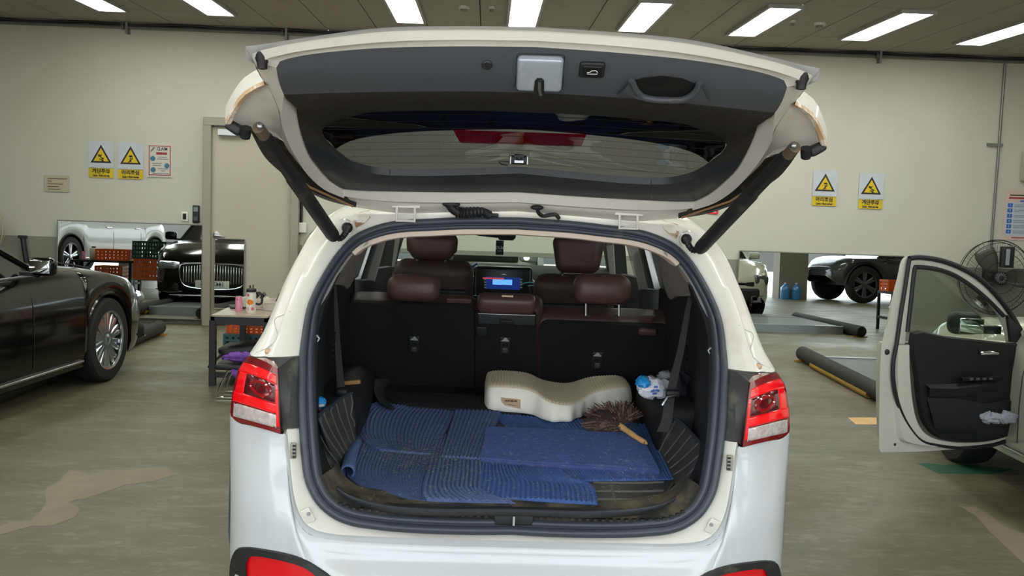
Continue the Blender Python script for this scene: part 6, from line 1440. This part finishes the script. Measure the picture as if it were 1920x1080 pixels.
# folding stool with bag and cloths
sc_ = at(455, 672, 8.7)
t = thing('folding_stool', 'low stool with bent steel tube legs in front of the bench', 'stool', (sc_.x, 8.75, 0)); sx_, sz_ = sc_.x+.02, .27
ob('seat', M().rbox((sx_, 8.75, sz_), (.46, .30, .05), .02), BLK, t)
for y in (8.62, 8.88): ob('leg_frame', M().tube(spline([(sx_-.12, y, sz_-.02), (sx_-.18, y, .12), (sx_-.21, y, .02), (sx_-.17, y, .012), (sx_+.17, y, .012), (sx_+.21, y, .02), (sx_+.12, y, sz_-.02)], 4), .010, 8), CHROME, t)
t = thing('black_bag', 'slumped black bag on the bench shelf behind the folding stool', 'bag', (-2.3, 9.5, .155))
ob('body', M().rbox((-2.28, 9.5, .255), (.40, .40, .19), .07, k=4, deform=lambda p: (p[0]*(1+.1*math.sin(p[2]*30)), p[1], p[2]*(1+.2*math.sin(p[0]*14)))), BLK, t); ob('strap', M().tube(spline([(-2.46, 9.32, .25), (-2.54, 9.25, .16), (-2.52, 9.2, .19), (-2.44, 9.27, .27)], 4), .010, 6), BLK, t)
for k, (dx, dz, lb) in enumerate(((-.05, .075, 'purple cloth draped over the top of the folding stool'), (.0, -.045, 'purple cloth hanging below the seat of the folding stool'))):
    q = V((sx_+dx, 8.60 if k else 8.7, sz_+dz)); t = thing('purple_cloth', lb, 'cloth', q-V((0, 0, .03)), group=None)
    ob('folds', crumple(q, (.24 if k == 0 else .17, .12, .085), 31+k, None, .3), mat('cloth_purple', (110, 70, 150), .9), t, sharp=30); ob('fold_end', crumple(q+V((.06, -.02, .012)), (.12, .08, .07), 41+k, None, .3), MATS['cloth_purple'], t, sharp=30)
# --- fans
def fan(label, x, z, r, mt, y=WY-.28, spiral=False):
    t = thing('wall_fan', label, 'fan', (x, WY-.02, z))
    for d_, rr in ((0, 1.0), (-.07, .93), (-.10, .7), (-.12, .42), (.09, .96)):
        ob('cage_ring', M().tube([(x+r*rr*math.cos(2*PI*k/48), y+d_, z+r*rr*math.sin(2*PI*k/48)) for k in range(48)], .0065 if d_ == 0 else .0038, 6, loop=True), mt, t)
    b = M(); n_ = 84
    for k in range(n_):
        a = 2*PI*k/n_; tw = .35
        b.tube([(x+r*q*math.cos(a+tw*(1-q)), y+d_, z+r*q*math.sin(a+tw*(1-q))) for q, d_ in ((1, 0), (.93, -.07), (.7, -.10), (.42, -.12), (.18, -.125))], .0014, 4)
        if k % 2 == 0: b.tube([(x+r*q*math.cos(a), y+d_, z+r*q*math.sin(a)) for q, d_ in ((1, 0), (.96, .07), (.5, .11), (.2, .12))], .0014, 4)
    ob('cage_wires', b, mt, t)['kind'] = 'stuff'
    ob('badge', M().lathe([(r*.18, 0), (r*.18, .012), (r*.15, .02)], (x, y-.12, z), '-y', 24), mt, t)
    for k in range(14):
        a = 2*PI*k/14; ob('badge_fin', M().box((x+r*.11*math.cos(a), y-.143, z+r*.11*math.sin(a)), (r*.085, .006, .006), Matrix.Rotation(-a+.6, 3, 'Y')), mat('fin_grey', (110, 110, 108), .4), t) if spiral else None
    for k in range(3):
        rows = []
        for i in range(7):
            q = .14+.72*i/6; w_ = (.16+.30*math.sin(PI*min(1, .25+.65*i/6)))
            rows.append([V((x+r*q*math.cos(2*PI*k/3+w_*u), y-.01+.045*u, z+r*q*math.sin(2*PI*k/3+w_*u))) for u in (-1, -.5, 0, .5, 1)])
        ob('blade', M().grid(rows), mat('fan_blade_grey', (92, 90, 84), .3, metal=.3), t, solid=.003)
    ob('motor', M().lathe([(r*.16, .02), (r*.16, -.10), (r*.08, -.16)], (x, y, z), '-y', 18).xf(Matrix.Identity(4)), BLK, t)
    ob('bracket', M().box((x, (y+.16+WY)/2, z+.02), (.09, WY-y-.10, .16)), BLK, t)
    return t
FANB = mat('fan_black', (20, 20, 21), .4); FANC = mat('fan_cream', (176, 166, 132), .5)
fb = fan('large black wall fan beside the open white door at right', 6.33, .95, .47, FANB, spiral=True)
ob('control_box', M().rbox(at(1888, 482, WY-.42), (.16, .07, .26), .01), BLK, fb); ob('box_slot', M().box(at(1889, 482, WY-.47), (.05, .02, .2)), STEEL, fb)
fan('cream wall fan cut by the left edge of the photo', -6.40, 1.13, .36, FANC)
fan('cream wall fan hidden behind the left rear pillar of the white SUV', -2.05, .98, .33, FANC)
t = thing('red_label_box', 'small red and white notice on the wall behind the tailgate strut at right', 'notice', at(1335, 396, WY-.01)); q = at(1337, 397, WY-.012)
ob('sheet', M().box(q, (.13, .006, .06)), mat('notice_red', (206, 40, 44), .5), t); ob('stripe', M().box(q+V((0, -.004, .0)), (.07, .003, .016)), PAPER, t)
# --- what only the mirrors show
def rack(label, x, y, w_, d_, h_):
    t = thing('black_rack', label, 'table', (x, y, 0))
    for z in (h_, .22): ob('shelf', M().box((x, y, z-.02), (w_, d_, .04)), BLKM, t)
    for a in (-1, 1):
        for c_ in (-1, 1): ob('leg', M().box((x+a*(w_/2-.02), y+c_*(d_/2-.02), (h_-.04)/2), (.04, .04, h_-.04)), BLKM, t)
    return t
rack('black rack with crates, reflected in the left mirror', -7.2, 6.65, 1.1, .55, .62)
basket('orange crate on the shelf, left of the pair under the dark green crate', -7.33, -6.85, 6.45, 6.85, .222, .52, ORG, 8, 4, 'crate', 'crate')
basket('orange crate at floor level of the rack, right of the pair', -6.60, -6.09, 6.45, 6.9, .30, .67, ORG, 8, 4, 'crate', 'crate')
basket('orange crate standing on top of the reflected rack', -7.32, -6.72, 6.48, 6.85, .622, .83, ORG, 8, 3, 'crate', 'crate')
basket('dark green crate stacked highest by the reflected rack', -6.63, -6.03, 6.45, 6.9, .672, 1.0, GRNC, 12, 4, 'crate', 'crate')
t = thing('steel_stand', 'steel tube stand carrying the orange and green crates at the rack', 'stand', (-6.37, 6.67, 0))
ob('frame_top', M().box((-6.37, 6.67, .285), (.56, .46, .03)), STEEL, t)
for x in (-6.61, -6.13):
    for y in (6.48, 6.86): ob('leg', M().tube([(x, y, .27), (x, y, 0)], .016, 8), STEEL, t)
t = thing('pink_tin', 'pink tin on the reflected rack beside the pale jug', 'can', (-7.64, 6.6, .62)); ob('body', M().lathe([(.035, .62), (.035, .76), (.03, .765)], (-7.64, 6.6, 0)), MATS['can_pink'], t); ob('rim', M().lathe([(.03, .765), (.03, .77)], (-7.64, 6.6, 0)), STEEL, t)
t = thing('pale_jug', 'pale grey jug on the reflected rack', 'jug', (-7.45, 6.62, .62)); ob('body', M().rbox((-7.45, 6.62, .73), (.12, .12, .22), .02), BASK, t); ob('lid', M().lathe([(.04, .84), (.035, .87)], (-7.45, 6.62, 0)), BLK, t)
# right
CONC = mat('column_grey', (120, 116, 106), .6, var=(3, .06))
for x in (8.0, -9.2):
    o = struct('column', M().box((x, OPEN+1.9, CZ/2), (.75, .6, CZ)), CONC); o['label'] = 'grey concrete column at the open front'
WATER = mat('water_blue', (60, 130, 190), .12, coat=1., var=(5, .1))
for i, (x, lb) in enumerate(((7.75, 'blue water bottle by the column, left of the pair in the mirror'), (8.04, 'blue water bottle by the column, right of the pair in the mirror'))):
    t = thing('water_bottle', lb, 'bottle', (x, -.65, 0), group='blue water bottles')
    ob('body', M().lathe([(.11, 0), (.125, .03), (.12, .1), (.125, .12), (.12, .2), (.125, .22), (.12, .3), (.06, .37), (.03, .4)], (x, -.65, 0), 'z', 18), WATER, t); ob('cap', M().lathe([(.033, .4), (.033, .43), (.02, .435)], (x, -.65, 0)), mat('cap_pale', (200, 214, 226), .4), t)
rack('black rack with crates, reflected in the right mirror', 6.85, 10.1, 1.3, .6, .62)
basket('small orange crate at the near end of the right reflected rack', 6.22, 6.56, 9.85, 10.2, .622, .80, ORG, 6, 3, 'crate', 'crate')
basket('grey basket between the two orange crates on the right rack', 6.58, 6.8, 9.88, 10.2, .622, .80, BASK, 6, 3, 'crate', 'crate')
basket('tall orange crate on the right reflected rack', 6.85, 7.4, 9.85, 10.3, .622, .95, ORG, 8, 4, 'crate', 'crate')
basket('bright green crate on the lower shelf of the right rack', 6.75, 7.25, 9.85, 10.3, .222, .46, GRN2, 8, 4, 'crate', 'crate')
t = thing('clear_sack', 'crumpled pale plastic sack on the lower shelf of the right rack', 'bag', (6.5, 10.05, .22)); ob('sack', crumple((6.5, 10.05, .38), (.36, .36, .3), 51, None, .2), mat('sack_pale', (176, 186, 190), .3, coat=.5), t, sharp=25); ob('blue_print', crumple((6.55, 10.02, .46), (.2, .3, .16), 53, None, .2), mat('sack_blue', (90, 140, 180), .3), t, sharp=25)
# beyond the yard
o = struct('wall_yard', M().box((0, -48, 2.0), (150, .5, 4.0)), mat('yard_wall_dark', (86, 86, 84), .8, var=(.3, .2))); o['label'] = 'long dark wall across the far side of the yard'
